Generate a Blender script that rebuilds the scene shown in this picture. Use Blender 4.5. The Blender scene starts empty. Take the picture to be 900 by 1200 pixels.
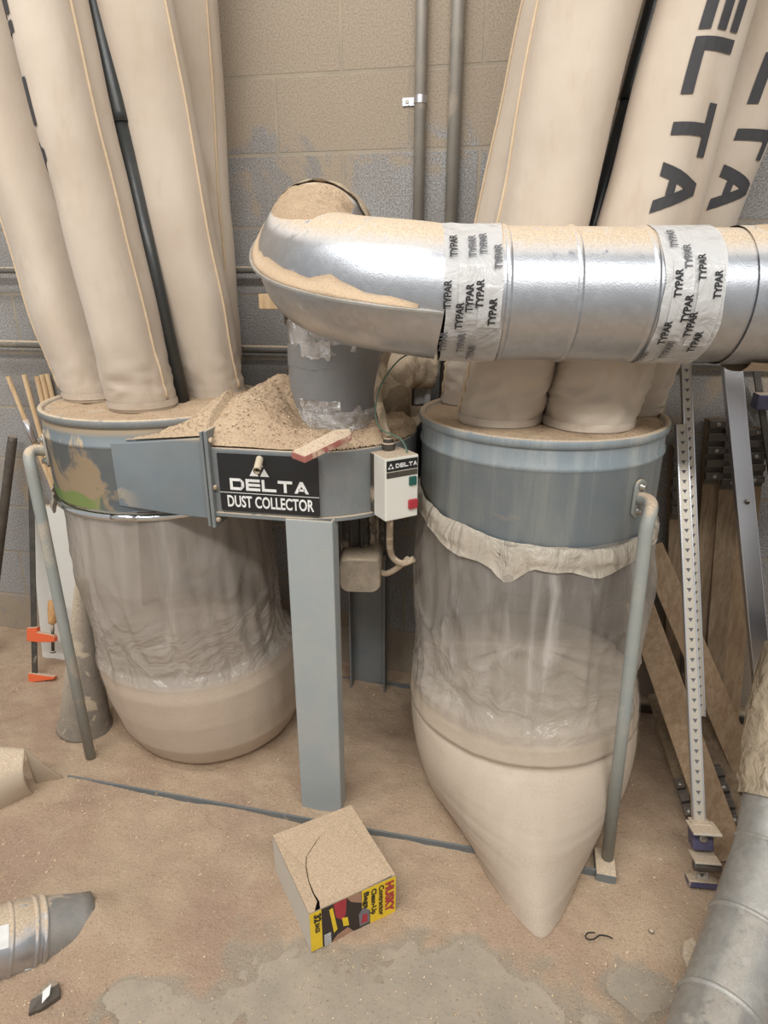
import bpy, bmesh, math, random
from mathutils import Vector, Matrix, noise
random.seed(7)
PI = math.pi
R_ = math.radians
scn = bpy.context.scene
COL = scn.collection

# ------------------------------------------------------------------ camera
F_PX, PITCH, YAW = 745.0, R_(20.45), R_(10.55)
CAM = Vector((0, -2.10, 1.485))
c_, s_ = math.cos(YAW), math.sin(YAW)
RT = Vector((c_, s_, 0)); FWH = Vector((-s_, c_, 0))
FW = FWH * math.cos(PITCH) + Vector((0, 0, -math.sin(PITCH)))
UPV = FWH * math.sin(PITCH) + Vector((0, 0, math.cos(PITCH)))
cam_d = bpy.data.cameras.new('camera'); cam = bpy.data.objects.new('camera', cam_d); COL.objects.link(cam)
cam.location = CAM; cam.rotation_euler = (PI / 2 - PITCH, 0, YAW)
cam_d.sensor_fit = 'HORIZONTAL'; cam_d.sensor_width = 36; cam_d.lens = F_PX / 900 * 36
cam_d.clip_start = .02
scn.camera = cam

def at(px, py, Y=None, z=None):
    """point of the room seen at a photo pixel, on the plane y=Y or the height z"""
    d = FW + RT * ((px - 450) / F_PX) - UPV * ((py - 600) / F_PX)
    t = (Y - CAM.y) / d.y if Y is not None else (z - CAM.z) / d.z
    return CAM + d * t

# ------------------------------------------------------------------ materials
MATS = {}
def lin(r, g, b):
    f = lambda v: (v / 255 / 12.92) if v / 255 <= .04045 else ((v / 255 + .055) / 1.055) ** 2.4
    return (f(r), f(g), f(b), 1)

class NT:
    def __init__(s, name):
        s.m = bpy.data.materials.new(name); s.m.use_nodes = True
        s.t = s.m.node_tree; s.n = s.t.nodes; s.l = s.t.links
        s.p = s.n['Principled BSDF']; s.out = s.n['Material Output']
        MATS[name] = s.m
    def node(s, typ, **kw):
        n = s.n.new(typ)
        for k, v in kw.items():
            if k.startswith('in_'):
                n.inputs[k[3:].replace('_', ' ')].default_value = v
            else: setattr(n, k, v)
        return n
    def link(s, a, b): s.l.new(a, b)
    def coord(s, scale=(1, 1, 1), world=False, loc=(0, 0, 0)):
        src = s.node('ShaderNodeNewGeometry').outputs['Position'] if world else s.node('ShaderNodeTexCoord').outputs['Object']
        mp = s.node('ShaderNodeMapping'); mp.inputs['Scale'].default_value = scale; mp.inputs['Location'].default_value = loc
        s.link(src, mp.inputs['Vector']); return mp.outputs['Vector']
    def noise(s, scale, detail=4, rough=.55, vec=None, dist=0):
        n = s.node('ShaderNodeTexNoise'); n.inputs['Scale'].default_value = scale; n.inputs['Detail'].default_value = detail
        n.inputs['Roughness'].default_value = rough; n.inputs['Distortion'].default_value = dist
        if vec is None: vec = s.coord()
        s.link(vec, n.inputs['Vector']); return n.outputs['Fac']
    def rng(s, v, a, b, lo=0, hi=1, smooth=True):
        n = s.node('ShaderNodeMapRange'); n.interpolation_type = 'SMOOTHSTEP' if smooth else 'LINEAR'
        n.inputs['From Min'].default_value = a; n.inputs['From Max'].default_value = b
        n.inputs['To Min'].default_value = lo; n.inputs['To Max'].default_value = hi
        s.link(v, n.inputs['Value']); return n.outputs['Result']
    def math(s, op, a, b=None):
        n = s.node('ShaderNodeMath', operation=op)
        for i, v in enumerate((a, b)):
            if v is None: continue
            if isinstance(v, (int, float)): n.inputs[i].default_value = v
            else: s.link(v, n.inputs[i])
        n.use_clamp = op in ('MULTIPLY', 'MAXIMUM')
        return n.outputs[0]
    def mix(s, fac, a, b):
        n = s.node('ShaderNodeMix', data_type='RGBA')
        for sock, v in ((n.inputs[0], fac), (n.inputs[6], a), (n.inputs[7], b)):
            if isinstance(v, (int, float, tuple)): sock.default_value = v
            else: s.link(v, sock)
        return n.outputs[2]
    def bump(s, h, strength=.3, dist=.01, prev=None):
        n = s.node('ShaderNodeBump'); n.inputs['Strength'].default_value = strength; n.inputs['Distance'].default_value = dist
        s.link(h, n.inputs['Height'])
        if prev is not None: s.link(prev, n.inputs['Normal'])
        return n.outputs[0]
    def up(s, a, b):
        g = s.node('ShaderNodeNewGeometry'); sp = s.node('ShaderNodeSeparateXYZ'); s.link(g.outputs['Normal'], sp.inputs[0])
        return s.rng(sp.outputs['Z'], a, b)
    def pos(s, axis):
        sp = s.node('ShaderNodeSeparateXYZ'); s.link(s.node('ShaderNodeNewGeometry').outputs['Position'], sp.inputs[0])
        return sp.outputs[axis]
    def set(s, col=None, rough=None, metal=None, normal=None, **kw):
        for k, v in (('Base Color', col), ('Roughness', rough), ('Metallic', metal), ('Normal', normal)):
            if v is None: continue
            if isinstance(v, (int, float, tuple)): s.p.inputs[k].default_value = v
            else: s.link(v, s.p.inputs[k])
        for k, v in kw.items(): s.p.inputs[k.replace('_', ' ')].default_value = v
        return s.m

DUST = lin(206, 186, 160)
def dusty(name, base, rough=.5, metal=0, patch=(.55, .7), scale=6, amt=1, up=(.35, .85), up_amt=1, stretch=(1, 1, 1), film=.15, dust=DUST, streak=None, spangle=0):
    """paint or metal that carries settled sawdust on its upward faces and in patches"""
    t = NT(name)
    v = t.coord(stretch, world=True)
    n1 = t.rng(t.noise(scale, 6, .62, v, .6), patch[0], patch[1])
    n2 = t.noise(scale * 9, 3, .6, v)
    fac = t.math('MULTIPLY', n1, amt)
    film_n = t.math('MULTIPLY', t.noise(scale * 2.2, 5, .6, v), film * 2)
    fac = t.math('MAXIMUM', fac, film_n)
    u = t.math('MULTIPLY', t.up(*up), t.rng(n2, .2, .45))
    u = t.math('MULTIPLY', u, up_amt)
    fac = t.math('MAXIMUM', fac, u)
    b = base
    if streak:
        sv = t.coord((22, 22, 1.5), world=True)
        b = t.mix(t.rng(t.noise(1.0, 5, .65, sv), .42, .66), base, streak)
    if spangle:
        vo = t.node('ShaderNodeTexVoronoi'); vo.inputs['Scale'].default_value = 70
        t.link(t.coord((1, 1, 1), world=True), vo.inputs['Vector'])
        sep = t.node('ShaderNodeSeparateColor'); t.link(vo.outputs['Color'], sep.inputs[0])
        b = t.mix(t.math('MULTIPLY', sep.outputs[0], spangle), base, tuple(x * .72 for x in base[:3]) + (1,))
    dv = t.mix(t.rng(t.noise(260, 2, .7, t.coord(world=True)), .3, .7), tuple(x * .78 for x in dust[:3]) + (1,), tuple(min(1, x * 1.12) for x in dust[:3]) + (1,))
    col = t.mix(fac, b, dv)
    rg = t.math('MAXIMUM', t.rng(fac, 0, .8, rough, .95), rough)
    return t.set(col, rg, t.rng(fac, .05, .6, metal, 0) if metal else 0, t.bump(t.math('ADD', fac, t.noise(300, 2, .6, t.coord(world=True))), .12, .003))

BLUE = lin(99, 111, 118)
dusty('blue_paint', BLUE, .45, patch=(.66, .84), scale=4, film=.16)
dusty('blue_paint_right', lin(120, 138, 149), .42, patch=(.57, .72), scale=4.5, amt=.55, streak=lin(148, 160, 164), film=.14)
dusty('blue_paint_clean', lin(104, 114, 120), .48, patch=(.56, .72), scale=6, amt=.55, film=.14)
dusty('post_paint', lin(148, 161, 166), .5, patch=(.58, .78), scale=6, amt=.4, film=.2)
dusty('tube_paint', lin(138, 147, 146), .45, patch=(.5, .72), scale=7, amt=.6, film=.16)
dusty('dark_steel', lin(52, 56, 58), .4, .6, patch=(.6, .8), scale=8, film=.12)
dusty('motor_black', lin(38, 37, 36), .6, patch=(.5, .66), scale=10, amt=.7, film=.1)
dusty('motor_box', lin(120, 112, 102), .75, patch=(.4, .7), scale=10, amt=.5, film=.35)
dusty('galvanized', lin(196, 200, 206), .35, .92, patch=(.62, .8), scale=5, amt=.75, up=(.45, .86), film=.05, spangle=.4)
dusty('galvanized_dark', lin(140, 142, 142), .5, .4, patch=(.5, .68), scale=14, amt=.8, up=(.85, 1), up_amt=.4, film=.2)
dusty('galvanized_dull', lin(172, 173, 170), .45, .6, patch=(.56, .76), scale=8, amt=.5, up=(.8, .99), up_amt=.35, film=.16, spangle=.7)
dusty('duct_tape_grey', lin(132, 136, 140), .5, .1, patch=(.6, .8), scale=9, amt=.5, film=.12)
dusty('aluminium', lin(214, 216, 222), .3, .9, patch=(.62, .8), scale=9, amt=.5, film=.06)
dusty('aluminium_dull', lin(196, 190, 178), .45, .55, patch=(.5, .75), scale=9, amt=.5, film=.15)
dusty('clamp_blue', lin(44, 48, 88), .4, 0, patch=(.6, .8), scale=14, film=.08)
dusty('clamp_orange', lin(222, 92, 40), .45, 0, patch=(.66, .85), scale=14, film=.06)
dusty('black_plastic', lin(44, 42, 41), .5, 0, patch=(.62, .8), scale=12, film=.12, up=(.8, 1.0), up_amt=.6)
dusty('rail_paint', lin(84, 98, 106), .45, patch=(.6, .75), scale=9, amt=.7, film=.12, up=(.97, 1.0), up_amt=.2)
dusty('pole_dark', lin(46, 54, 58), .35, .3, patch=(.92, .99), scale=8, film=.05, up=(.9, 1.0))
dusty('conduit_metal', lin(150, 149, 144), .5, .5, patch=(.5, .7), scale=6, amt=.6, film=.2)
dusty('pipe_grey', lin(92, 95, 94), .55, .1, patch=(.55, .75), scale=6, amt=.5, film=.15)
dusty('box_white', lin(226, 224, 214), .45, 0, patch=(.7, .9), scale=10, film=.04, up=(.6, .9))
dusty('red_plastic', lin(150, 70, 66), .5, 0, patch=(.45, .6), scale=14, up=(.5, .9), film=.15)
dusty('cone_dark', lin(98, 92, 86), .85, 0, patch=(.55, .66), scale=16, amt=.7, film=.2)
dusty('white_panel', lin(222, 220, 212), .5, 0, patch=(.75, .9), scale=3, film=.04)
dusty('caked', lin(128, 112, 92), .95, 0, patch=(.4, .6), scale=14, film=.3)
dusty('cardboard', lin(190, 165, 136), .9, 0, patch=(.4, .6), scale=12, film=.3, up=(.4, .9), dust=lin(198, 173, 144))
dusty('cardboard_side', lin(205, 198, 186), .8, 0, patch=(.62, .8), scale=9, amt=.5, film=.1)
dusty('paper', lin(176, 160, 140), .85, 0, patch=(.5, .8), scale=6, amt=.5, film=.2)

def plain(name, col, rough=.6, metal=0, emit=None):
    t = NT(name)
    n = t.noise(60, 3)
    return t.set(t.mix(t.rng(n, .3, .7), tuple(x * .9 for x in col[:3]) + (1,), col), rough, metal)
plain('label_black', lin(34, 34, 35), .45)
plain('label_white', lin(235, 234, 230), .5)
plain('ink_black', lin(30, 30, 32), .6)
plain('ink_grey', lin(96, 96, 100), .7)
plain('bag_ink', lin(66, 64, 66), .85)
plain('button_green', lin(34, 92, 84), .4)
plain('button_red', lin(178, 52, 62), .4)
plain('yellow_print', lin(240, 204, 50), .5)
plain('red_print', lin(176, 54, 66), .5)
plain('photo_dark', lin(52, 44, 42), .5)
plain('photo_skin', lin(172, 134, 112), .5)
plain('photo_grey', lin(120, 118, 124), .5)
plain('shade_black', lin(14, 13, 12), .9)  # near-black colour standing in for the shade inside openings
plain('bolt_metal', lin(180, 176, 168), .35, .8)
plain('wire_green', lin(92, 118, 100), .6)
plain('pale_plastic', lin(212, 198, 172), .5)
plain('green_edge', lin(92, 128, 62), .7)
plain('chrome', lin(225, 228, 230), .14, 1)

# foil tape
t = NT('foil_tape'); v = t.coord(world=True)
fo = t.rng(t.noise(7, 5, .6, v), .6, .8)
t.set(t.mix(fo, lin(222, 224, 226), DUST), t.rng(fo, 0, 1, .16, .9), t.rng(fo, 0, .6, 1, 0), t.bump(t.noise(38, 6, .7, v, 1.2), .9, .012))
# left drum: blue paint worn under large dust patches and a band of green overspray
t = NT('drum_paint_left'); v = t.coord((1, 1, 1), world=True)
big = t.rng(t.noise(6, 6, .62, t.coord((1.0, 1.0, .8), world=True), .7), .47, .56)
x = t.pos('X'); z = t.pos('Z')
leftish = t.rng(x, -.86, -1.02)
fac = t.math('MULTIPLY', big, leftish)
fac = t.math('MAXIMUM', fac, t.math('MULTIPLY', t.rng(z, 1.098, 1.118), .85))
fac = t.math('MAXIMUM', fac, t.math('MULTIPLY', t.noise(14, 5, .6, v), .2))
b = t.mix(t.rng(t.noise(3, 3, .5, v), .4, .7), lin(102, 116, 124), lin(116, 130, 138))
gm = t.math('MULTIPLY', t.rng(t.math('ADD', z, t.math('MULTIPLY', t.noise(16, 5, .6, v), .10)), .992, 1.0, 1, 0), t.math('MULTIPLY', t.rng(x, -.99, -1.05), t.rng(x, -1.28, -1.24)))
col = t.mix(fac, b, lin(186, 166, 138))
col = t.mix(t.math('MULTIPLY', gm, .8), col, lin(132, 168, 88))
t.set(col, t.rng(fac, 0, 1, .45, .95), 0, t.bump(fac, .2, .003))
# canvas
t = NT('canvas'); v = t.coord(world=True)
cl = t.mix(t.rng(t.noise(3.2, 4, .55, v), .35, .7), lin(201, 187, 170), lin(189, 173, 155))
cl = t.mix(t.rng(t.noise(18, 5, .6, t.coord((1, 1, .35), world=True)), .5, .8), cl, lin(186, 168, 147))
t.set(cl, .92, 0, t.bump(t.noise(420, 2, .6, v), .12, .002, t.bump(t.noise(9, 4, .5, t.coord((1, 1, .6), world=True)), .25, .02)), Sheen_Weight=.15)
plain('piping', lin(210, 187, 156), .9)
# sawdust
def sawdust(name, a, b, coarse=90, bstr=.5, thin=False):
    t = NT(name); v = t.coord(world=True)
    n1 = t.noise(5, 5, .6, v); n2 = t.noise(coarse * 3.2, 3, .75, v); n3 = t.noise(coarse, 4, .75, v)
    c = t.mix(t.rng(n1, .35, .68), a, b)
    if thin:
        big = t.rng(t.noise(2.1, 4, .6, v, .5), .46, .64)
        c = t.mix(t.math('MULTIPLY', big, .75), c, lin(172, 143, 122))
        w_ = t.rng(t.pos('Z'), .0065, .001); c = t.mix(t.math('MULTIPLY', w_, t.rng(n3, .3, .5, .5, 1)), c, lin(164, 151, 133))
    c = t.mix(t.math('MULTIPLY', t.rng(n2, .44, .32), .7), c, lin(112, 86, 64))
    c = t.mix(t.math('MULTIPLY', t.rng(n2, .60, .72), .7), c, lin(236, 212, 178))
    return t.set(c, 1, 0, t.bump(n3, bstr, .012, t.bump(n2, bstr, .006)))
sawdust('sawdust_floor', lin(194, 170, 143), lin(180, 153, 128), thin=True)
sawdust('sawdust_chips', lin(212, 186, 154), lin(196, 168, 138), 60, .8)
sawdust('sawdust_fine', lin(206, 182, 152), lin(196, 170, 140), 140, .3)
t = NT('chip_flake'); oi = t.noise(45, 2, .5, t.coord(world=True))
t.set(t.mix(t.rng(t.noise(420, 2, .6, t.coord(world=True)), .35, .62), lin(126, 96, 72), lin(236, 212, 178)), .9)
# the dust seen through the plastic
t = NT('bag_fill'); v = t.coord(world=True)
n1 = t.noise(4, 4, .6, t.coord((1, 1, 6), world=True)); n2 = t.noise(260, 3, .7, v)
t.set(t.mix(t.rng(n2, .3, .7), t.mix(t.rng(n1, .35, .65), lin(214, 198, 180), lin(204, 186, 167)), lin(218, 203, 186)), .8, 0, t.bump(n2, .15, .004))
# plastic film
def film(name, col, clear, rough=.22, bump=.35, bs=9, streak=(1, 1, .35), haze=None, zfill=None):
    t = NT(name); v = t.coord(streak, world=True)
    n = t.noise(bs, 5, .55, v, 1.0)
    lw = t.node('ShaderNodeLayerWeight'); lw.inputs['Blend'].default_value = .35
    cl = t.rng(t.noise(3, 4, .6, v), .3, .75, clear - .12, clear + .12)
    cl = t.math('MULTIPLY', cl, t.rng(lw.outputs['Facing'], .35, 1.0, 1.0, .35))
    if haze is not None:
        st = t.rng(t.noise(1, 5, .6, t.coord((13, 13, 1.3), world=True), .6), .46, .82)
        cl = t.math('MULTIPLY', cl, t.rng(st, 0, 1, 1, .55)); col = t.mix(st, col, haze)
    if zfill is not None:       # film clings to the packed dust below this height
        fl_ = t.rng(t.pos('Z'), zfill + .05, zfill, 0, 1); cl = t.math('MAXIMUM', cl, t.math('MULTIPLY', fl_, .84))
        n = t.math('ADD', n, t.math('MULTIPLY', t.math('MULTIPLY', t.noise(1, 3, .6, t.coord((3, 3, 60), world=True), .4), fl_), .5))
        rough = t.rng(fl_, 0, 1, rough, .42)
    nb = t.bump(n, bump, .03, t.bump(t.noise(2.4, 3, .5, v, .8), bump, .12))
    if zfill is not None:
        wv_ = t.math('MULTIPLY', t.noise(7, 3, .5, t.coord((1, 1, 1), world=True), 3.0), t.math('MULTIPLY', t.rng(t.pos('Z'), zfill - .02, zfill + .04), t.rng(t.pos('Z'), zfill + .30, zfill + .10)))
        nb = t.bump(wv_, .4, .06, nb)
    t.set(col, rough, 0, nb, Specular_IOR_Level=.6)
    tr = t.node('ShaderNodeBsdfTransparent'); tr.inputs['Color'].default_value = (.96, .95, .93, 1)
    ms = t.node('ShaderNodeMixShader'); t.link(cl, ms.inputs[0]); t.link(t.p.outputs[0], ms.inputs[1]); t.link(tr.outputs[0], ms.inputs[2])
    t.link(ms.outputs[0], t.out.inputs['Surface']); return t.m
film('bag_plastic', lin(172, 162, 151), .48, .2, .2, 6, haze=lin(196, 188, 178), zfill=.33)
film('bag_plastic_right', lin(172, 164, 154), .60, .15, .25, 7, haze=lin(216, 210, 202), zfill=.36)
film('collar_plastic', lin(206, 195, 178), .30, .3, .8, 16)
film('tape_film', lin(226, 225, 224), .48, .22, .35, 20, (1, 1, 1))
film('wrap_plastic', lin(196, 178, 152), .2, .3, .7, 14, (1, 1, 1))
# wood
def wood(name, a, b, axis='z'):
    t = NT(name); v = t.coord((7, 7, 1.1))
    n = t.noise(9, 5, .65, v, .6)
    c = t.mix(t.rng(n, .35, .65), a, b)
    c = t.mix(t.math('MULTIPLY', t.rng(t.noise(30, 4, .6, v), .5, .75), .5), c, tuple(x * .7 for x in b[:3]) + (1,))
    return t.set(c, .8, 0, t.bump(n, .15, .003))
wood('wood_board', lin(164, 140, 112), lin(144, 118, 90))
wood('wood_pale', lin(206, 178, 140), lin(188, 156, 116))
wood('wood_grey', lin(150, 130, 106), lin(126, 106, 82))
wood('wood_handle', lin(208, 164, 112), lin(190, 142, 92))
# concrete block wall
t = NT('block_wall')
tc = t.node('ShaderNodeNewGeometry').outputs['Position']
sp = t.node('ShaderNodeSeparateXYZ'); t.link(tc, sp.inputs[0])
cb = t.node('ShaderNodeCombineXYZ'); t.link(t.math('ADD', sp.outputs['X'], None) if 0 else sp.outputs['X'], cb.inputs[0]); t.link(sp.outputs['Z'], cb.inputs[1])
mp = t.node('ShaderNodeMapping'); t.link(cb.outputs[0], mp.inputs['Vector']); mp.inputs['Location'].default_value = (.7192 + .4064 * 20, 0, 0)
bk = t.node('ShaderNodeTexBrick'); t.link(mp.outputs[0], bk.inputs['Vector'])
bk.offset = .5; bk.offset_frequency = 2; bk.squash = 1
for k, val in (('Scale', 1), ('Mortar Size', .006), ('Mortar Smooth', .35), ('Brick Width', .4064), ('Row Height', .2032), ('Bias', 0)): bk.inputs[k].default_value = val
bk.inputs['Color1'].default_value = (.44, .44, .44, 1); bk.inputs['Color2'].default_value = (.56, .56, .56, 1)
vw = t.coord(world=True)
gr = t.noise(210, 3, .75, vw)
base = t.mix(t.rng(gr, .36, .64), lin(122, 118, 114), lin(184, 182, 180))
base = t.mix(t.math('MULTIPLY', t.rng(t.noise(2.3, 4, .55, vw), .35, .7), .55), base, lin(128, 120, 110))
sepb = t.node('ShaderNodeSeparateColor'); t.link(bk.outputs['Color'], sepb.inputs[0])
hx = t.pos('X'); hz = t.pos('Z')
zz = t.math('ADD', t.rng(hz, 1.62, 2.12, 0, .30), t.rng(hz, .55, .05, 0, .22))
nz_ = t.math('ADD', t.math('MULTIPLY', t.noise(3.1, 6, .66, t.coord((1, 1, .8), world=True), .9), .8), t.math('MULTIPLY', t.noise(14, 4, .6, vw), .2))
dn = t.math('ADD', t.math('ADD', nz_, zz), t.rng(sepb.outputs[0], .44, .56, -.05, .05))
dn = t.rng(dn, .60, .68)
dustc = t.mix(t.rng(gr, .3, .6), lin(148, 133, 114), lin(174, 157, 135))
colw = t.mix(t.math('MULTIPLY', dn, .85), base, dustc)
mcol = t.mix(t.rng(t.noise(8, 3, .5, vw), .4, .6), lin(158, 147, 130), lin(172, 158, 137))
colw = t.mix(t.math('MULTIPLY', bk.outputs['Fac'], .8), colw, mcol)
hb = t.math('SUBTRACT', t.math('MULTIPLY', gr, .25), t.math('MULTIPLY', bk.outputs['Fac'], .6))
inv = t.math('ADD', t.math('SUBTRACT', 1.0, bk.outputs['Fac']), 0)
t.set(colw, .95, 0, t.bump(inv, .45, .005, t.bump(gr, .5, .004)))
# concrete floor
t = NT('concrete_floor'); v = t.coord(world=True)
c1 = t.mix(t.rng(t.noise(4, 5, .6, v), .35, .65), lin(152, 141, 125), lin(174, 160, 141))
c1 = t.mix(t.math('MULTIPLY', t.rng(t.noise(120, 3, .7, v), .55, .7), .5), c1, lin(112, 104, 94))
t.set(c1, .85, 0, t.bump(t.noise(90, 3, .6, v), .3, .003))
# dark stepped plastics etc. done; fabrics done

# ------------------------------------------------------------------ mesh helpers
class MB:
    def __init__(s): s.v = []; s.f = []; s.mi = []; s.mats = []; s.cur = 0; s.flat = set()
    def use(s, m):
        if m not in s.mats: s.mats.append(m)
        s.cur = s.mats.index(m); return s
    def add(s, vs, fs, flat=False):
        o = len(s.v); s.v += [Vector(p) for p in vs]
        for f in fs:
            if flat: s.flat.add(len(s.f))
            s.f.append([i + o for i in f]); s.mi.append(s.cur)
        return s
    def box(s, c, size, M=None):
        hx, hy, hz = size[0] / 2, size[1] / 2, size[2] / 2
        P = [Vector((x, y, z)) for x in (-hx, hx) for y in (-hy, hy) for z in (-hz, hz)]
        if M is not None: P = [M @ p for p in P]
        P = [p + Vector(c) for p in P]
        return s.add(P, [(0, 1, 3, 2), (4, 6, 7, 5), (0, 4, 5, 1), (2, 3, 7, 6), (0, 2, 6, 4), (1, 5, 7, 3)], True)
    def bar(s, p0, p1, w, h, face=(0, -1, 0)):
        """rectangular bar from p0 to p1; w across, h along the face normal"""
        p0, p1 = Vector(p0), Vector(p1); d = (p1 - p0).normalized()
        n = Vector(face); n = (n - d * n.dot(d)).normalized(); sdir = d.cross(n)
        P = []
        for p in (p0, p1):
            for a, b in ((-1, -1), (1, -1), (1, 1), (-1, 1)): P.append(p + sdir * a * w / 2 + n * b * h / 2)
        return s.add(P, [(3, 2, 1, 0), (4, 5, 6, 7), (0, 1, 5, 4), (1, 2, 6, 5), (2, 3, 7, 6), (3, 0, 4, 7)], True)
    def rings(s, rings, cap0=True, cap1=True, closed=True):
        n = len(rings[0]); vs = [p for r in rings for p in r]; fs = []
        for i in range(len(rings) - 1):
            for j in range(n if closed else n - 1):
                k = (j + 1) % n
                fs.append((i * n + j, i * n + k, (i + 1) * n + k, (i + 1) * n + j))
        s.add(vs, fs)
        o = len(s.v) - len(vs)
        if cap0: s.flat.add(len(s.f)); s.f.append([o + i for i in range(n)][::-1]); s.mi.append(s.cur)
        if cap1: s.flat.add(len(s.f)); s.f.append([o + (len(rings) - 1) * n + i for i in range(n)]); s.mi.append(s.cur)
        return s
    def tube(s, pts, r, n=16, cap=True, wob=0):
        pts = [Vector(p) for p in pts]; rs = r if isinstance(r, (list, tuple)) else [r] * len(pts)
        fr = frames(pts); out = []
        for (p, T, N, B), rr in zip(fr, rs):
            out.append([p + (N * math.cos(2 * PI * k / n) + B * math.sin(2 * PI * k / n)) * rr * (1 + wob * noise.noise(p * 9 + Vector((k, 0, 0)))) for k in range(n)])
        return s.rings(out, cap, cap)
    def lathe(s, prof, c=(0, 0, 0), n=64, cap=(True, True), M=None):
        c = Vector(c); out = []
        for r, z in prof:
            ring = [Vector((r * math.cos(2 * PI * k / n), r * math.sin(2 * PI * k / n), z)) for k in range(n)]
            if M is not None: ring = [M @ p for p in ring]
            out.append([p + c for p in ring])
        return s.rings(out, *cap)
    def prism(s, poly, z0, z1):
        n = len(poly)
        vs = [Vector((p[0], p[1], z0)) for p in poly] + [Vector((p[0], p[1], z1)) for p in poly]
        fs = [tuple(range(n))[::-1], tuple(range(n, 2 * n))] + [(i, (i + 1) % n, n + (i + 1) % n, n + i) for i in range(n)]
        return s.add(vs, fs, True)
    def grid(s, fn, nu, nv):
        vs = [fn(i / nu, j / nv) for j in range(nv + 1) for i in range(nu + 1)]
        fs = [(j * (nu + 1) + i, j * (nu + 1) + i + 1, (j + 1) * (nu + 1) + i + 1, (j + 1) * (nu + 1) + i) for j in range(nv) for i in range(nu)]
        return s.add(vs, fs)
    def build(s, name, mat=None, parent=None, loc=None, bevel=0, smooth=True, solid=0, fix=True, sharp=40):
        if loc is None: loc = wloc(parent) if parent is not None else Vector((0, 0, 0))
        loc = Vector(loc)
        me = bpy.data.meshes.new(name)
        me.from_pydata([tuple(p - loc) for p in s.v], [], s.f)
        ms = s.mats if s.mats else [mat]
        for m in ms: me.materials.append(MATS[m])
        for i, p in enumerate(me.polygons):
            p.use_smooth = smooth and (i not in s.flat)
            if s.mats: p.material_index = s.mi[i]
        me.update()
        if fix:
            bm = bmesh.new(); bm.from_mesh(me); bmesh.ops.recalc_face_normals(bm, faces=bm.faces); bm.to_mesh(me); bm.free()
        o = bpy.data.objects.new(name, me); COL.objects.link(o)
        if parent is not None: o.parent = parent; o.location = loc - wloc(parent)
        else: o.location = loc
        if solid:
            md = o.modifiers.new('solid', 'SOLIDIFY'); md.thickness = solid; md.offset = 0; md.use_rim = solid > .0021
        if bevel:
            md = o.modifiers.new('bevel', 'BEVEL'); md.width = bevel; md.segments = 2; md.limit_method = 'ANGLE'; md.angle_limit = R_(35)
        return o

def wloc(o):
    v = Vector((0, 0, 0))
    while o is not None: v += o.location; o = o.parent
    return v
def frames(pts):
    out = []; N = None
    for i, p in enumerate(pts):
        a = pts[max(i - 1, 0)]; b = pts[min(i + 1, len(pts) - 1)]
        T = (b - a).normalized()
        if N is None:
            N = T.orthogonal().normalized()
        else:
            N = (N - T * N.dot(T))
            N.normalize()
        out.append((p, T, N, T.cross(N)))
    return out
def bez(a, b, c, d, n):
    a, b, c, d = map(Vector, (a, b, c, d))
    return [a * (1 - t) ** 3 + b * 3 * t * (1 - t) ** 2 + c * 3 * t * t * (1 - t) + d * t ** 3 for t in (i / n for i in range(n + 1))]
def smooth_path(pts, n=8):
    pts = [Vector(p) for p in pts]; P = [pts[0]] + pts + [pts[-1]]; out = []
    for i in range(1, len(P) - 2):
        for k in range(n):
            t = k / n; p0, p1, p2, p3 = P[i - 1:i + 3]
            out.append(.5 * ((2 * p1) + (p2 - p0) * t + (2 * p0 - 5 * p1 + 4 * p2 - p3) * t * t + (3 * p1 - p0 - 3 * p2 + p3) * t ** 3))
    out.append(pts[-1]); return out
def lerp(a, b, t): return a + (b - a) * t
def interp(tab, z):
    """piecewise smooth table lookup: tab = [(z, a, b, ...)] with rising z"""
    if z <= tab[0][0]: return tab[0][1:]
    for p, q in zip(tab, tab[1:]):
        if z <= q[0]:
            t = (z - p[0]) / (q[0] - p[0]); return tuple(lerp(a, b, t) for a, b in zip(p[1:], q[1:]))
    return tab[-1][1:]

def tag(o, label, cat, group=None, kind=None):
    o['label'] = label
    o['category'] = cat
    if group: o['group'] = group
    if kind: o['kind'] = kind
    return o
def thing(name, loc, label, cat, group=None):
    o = bpy.data.objects.new(name, None); COL.objects.link(o); o.location = loc; o.empty_display_size = .05
    return tag(o, label, cat, group)
def structure(o): o['kind'] = 'structure'; return o

# text as flat 2D mesh: returns verts (x,y) and faces, scaled so cap height = h
def text2d(s, h, bold=.0, sx=1.0):
    cu = bpy.data.curves.new('t', 'FONT'); cu.body = s; cu.size = 1; cu.offset = bold; cu.resolution_u = 3
    ob = bpy.data.objects.new('t', cu); COL.objects.link(ob)
    dg = bpy.context.evaluated_depsgraph_get(); me = bpy.data.meshes.new_from_object(ob.evaluated_get(dg))
    bm = bmesh.new(); bm.from_mesh(me); bmesh.ops.triangulate(bm, faces=bm.faces)
    vs = [v.co.copy() for v in bm.verts]; fs = [[v.index for v in f.verts] for f in bm.faces]; bm.free()
    bpy.data.objects.remove(ob); bpy.data.curves.remove(cu); bpy.data.meshes.remove(me)
    k = h / .69; x0 = min(v.x for v in vs)
    return [((v.x - x0) * k * sx, v.y * k) for v in vs], fs
def twidth(tv): return max(v[0] for v in tv)

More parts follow.
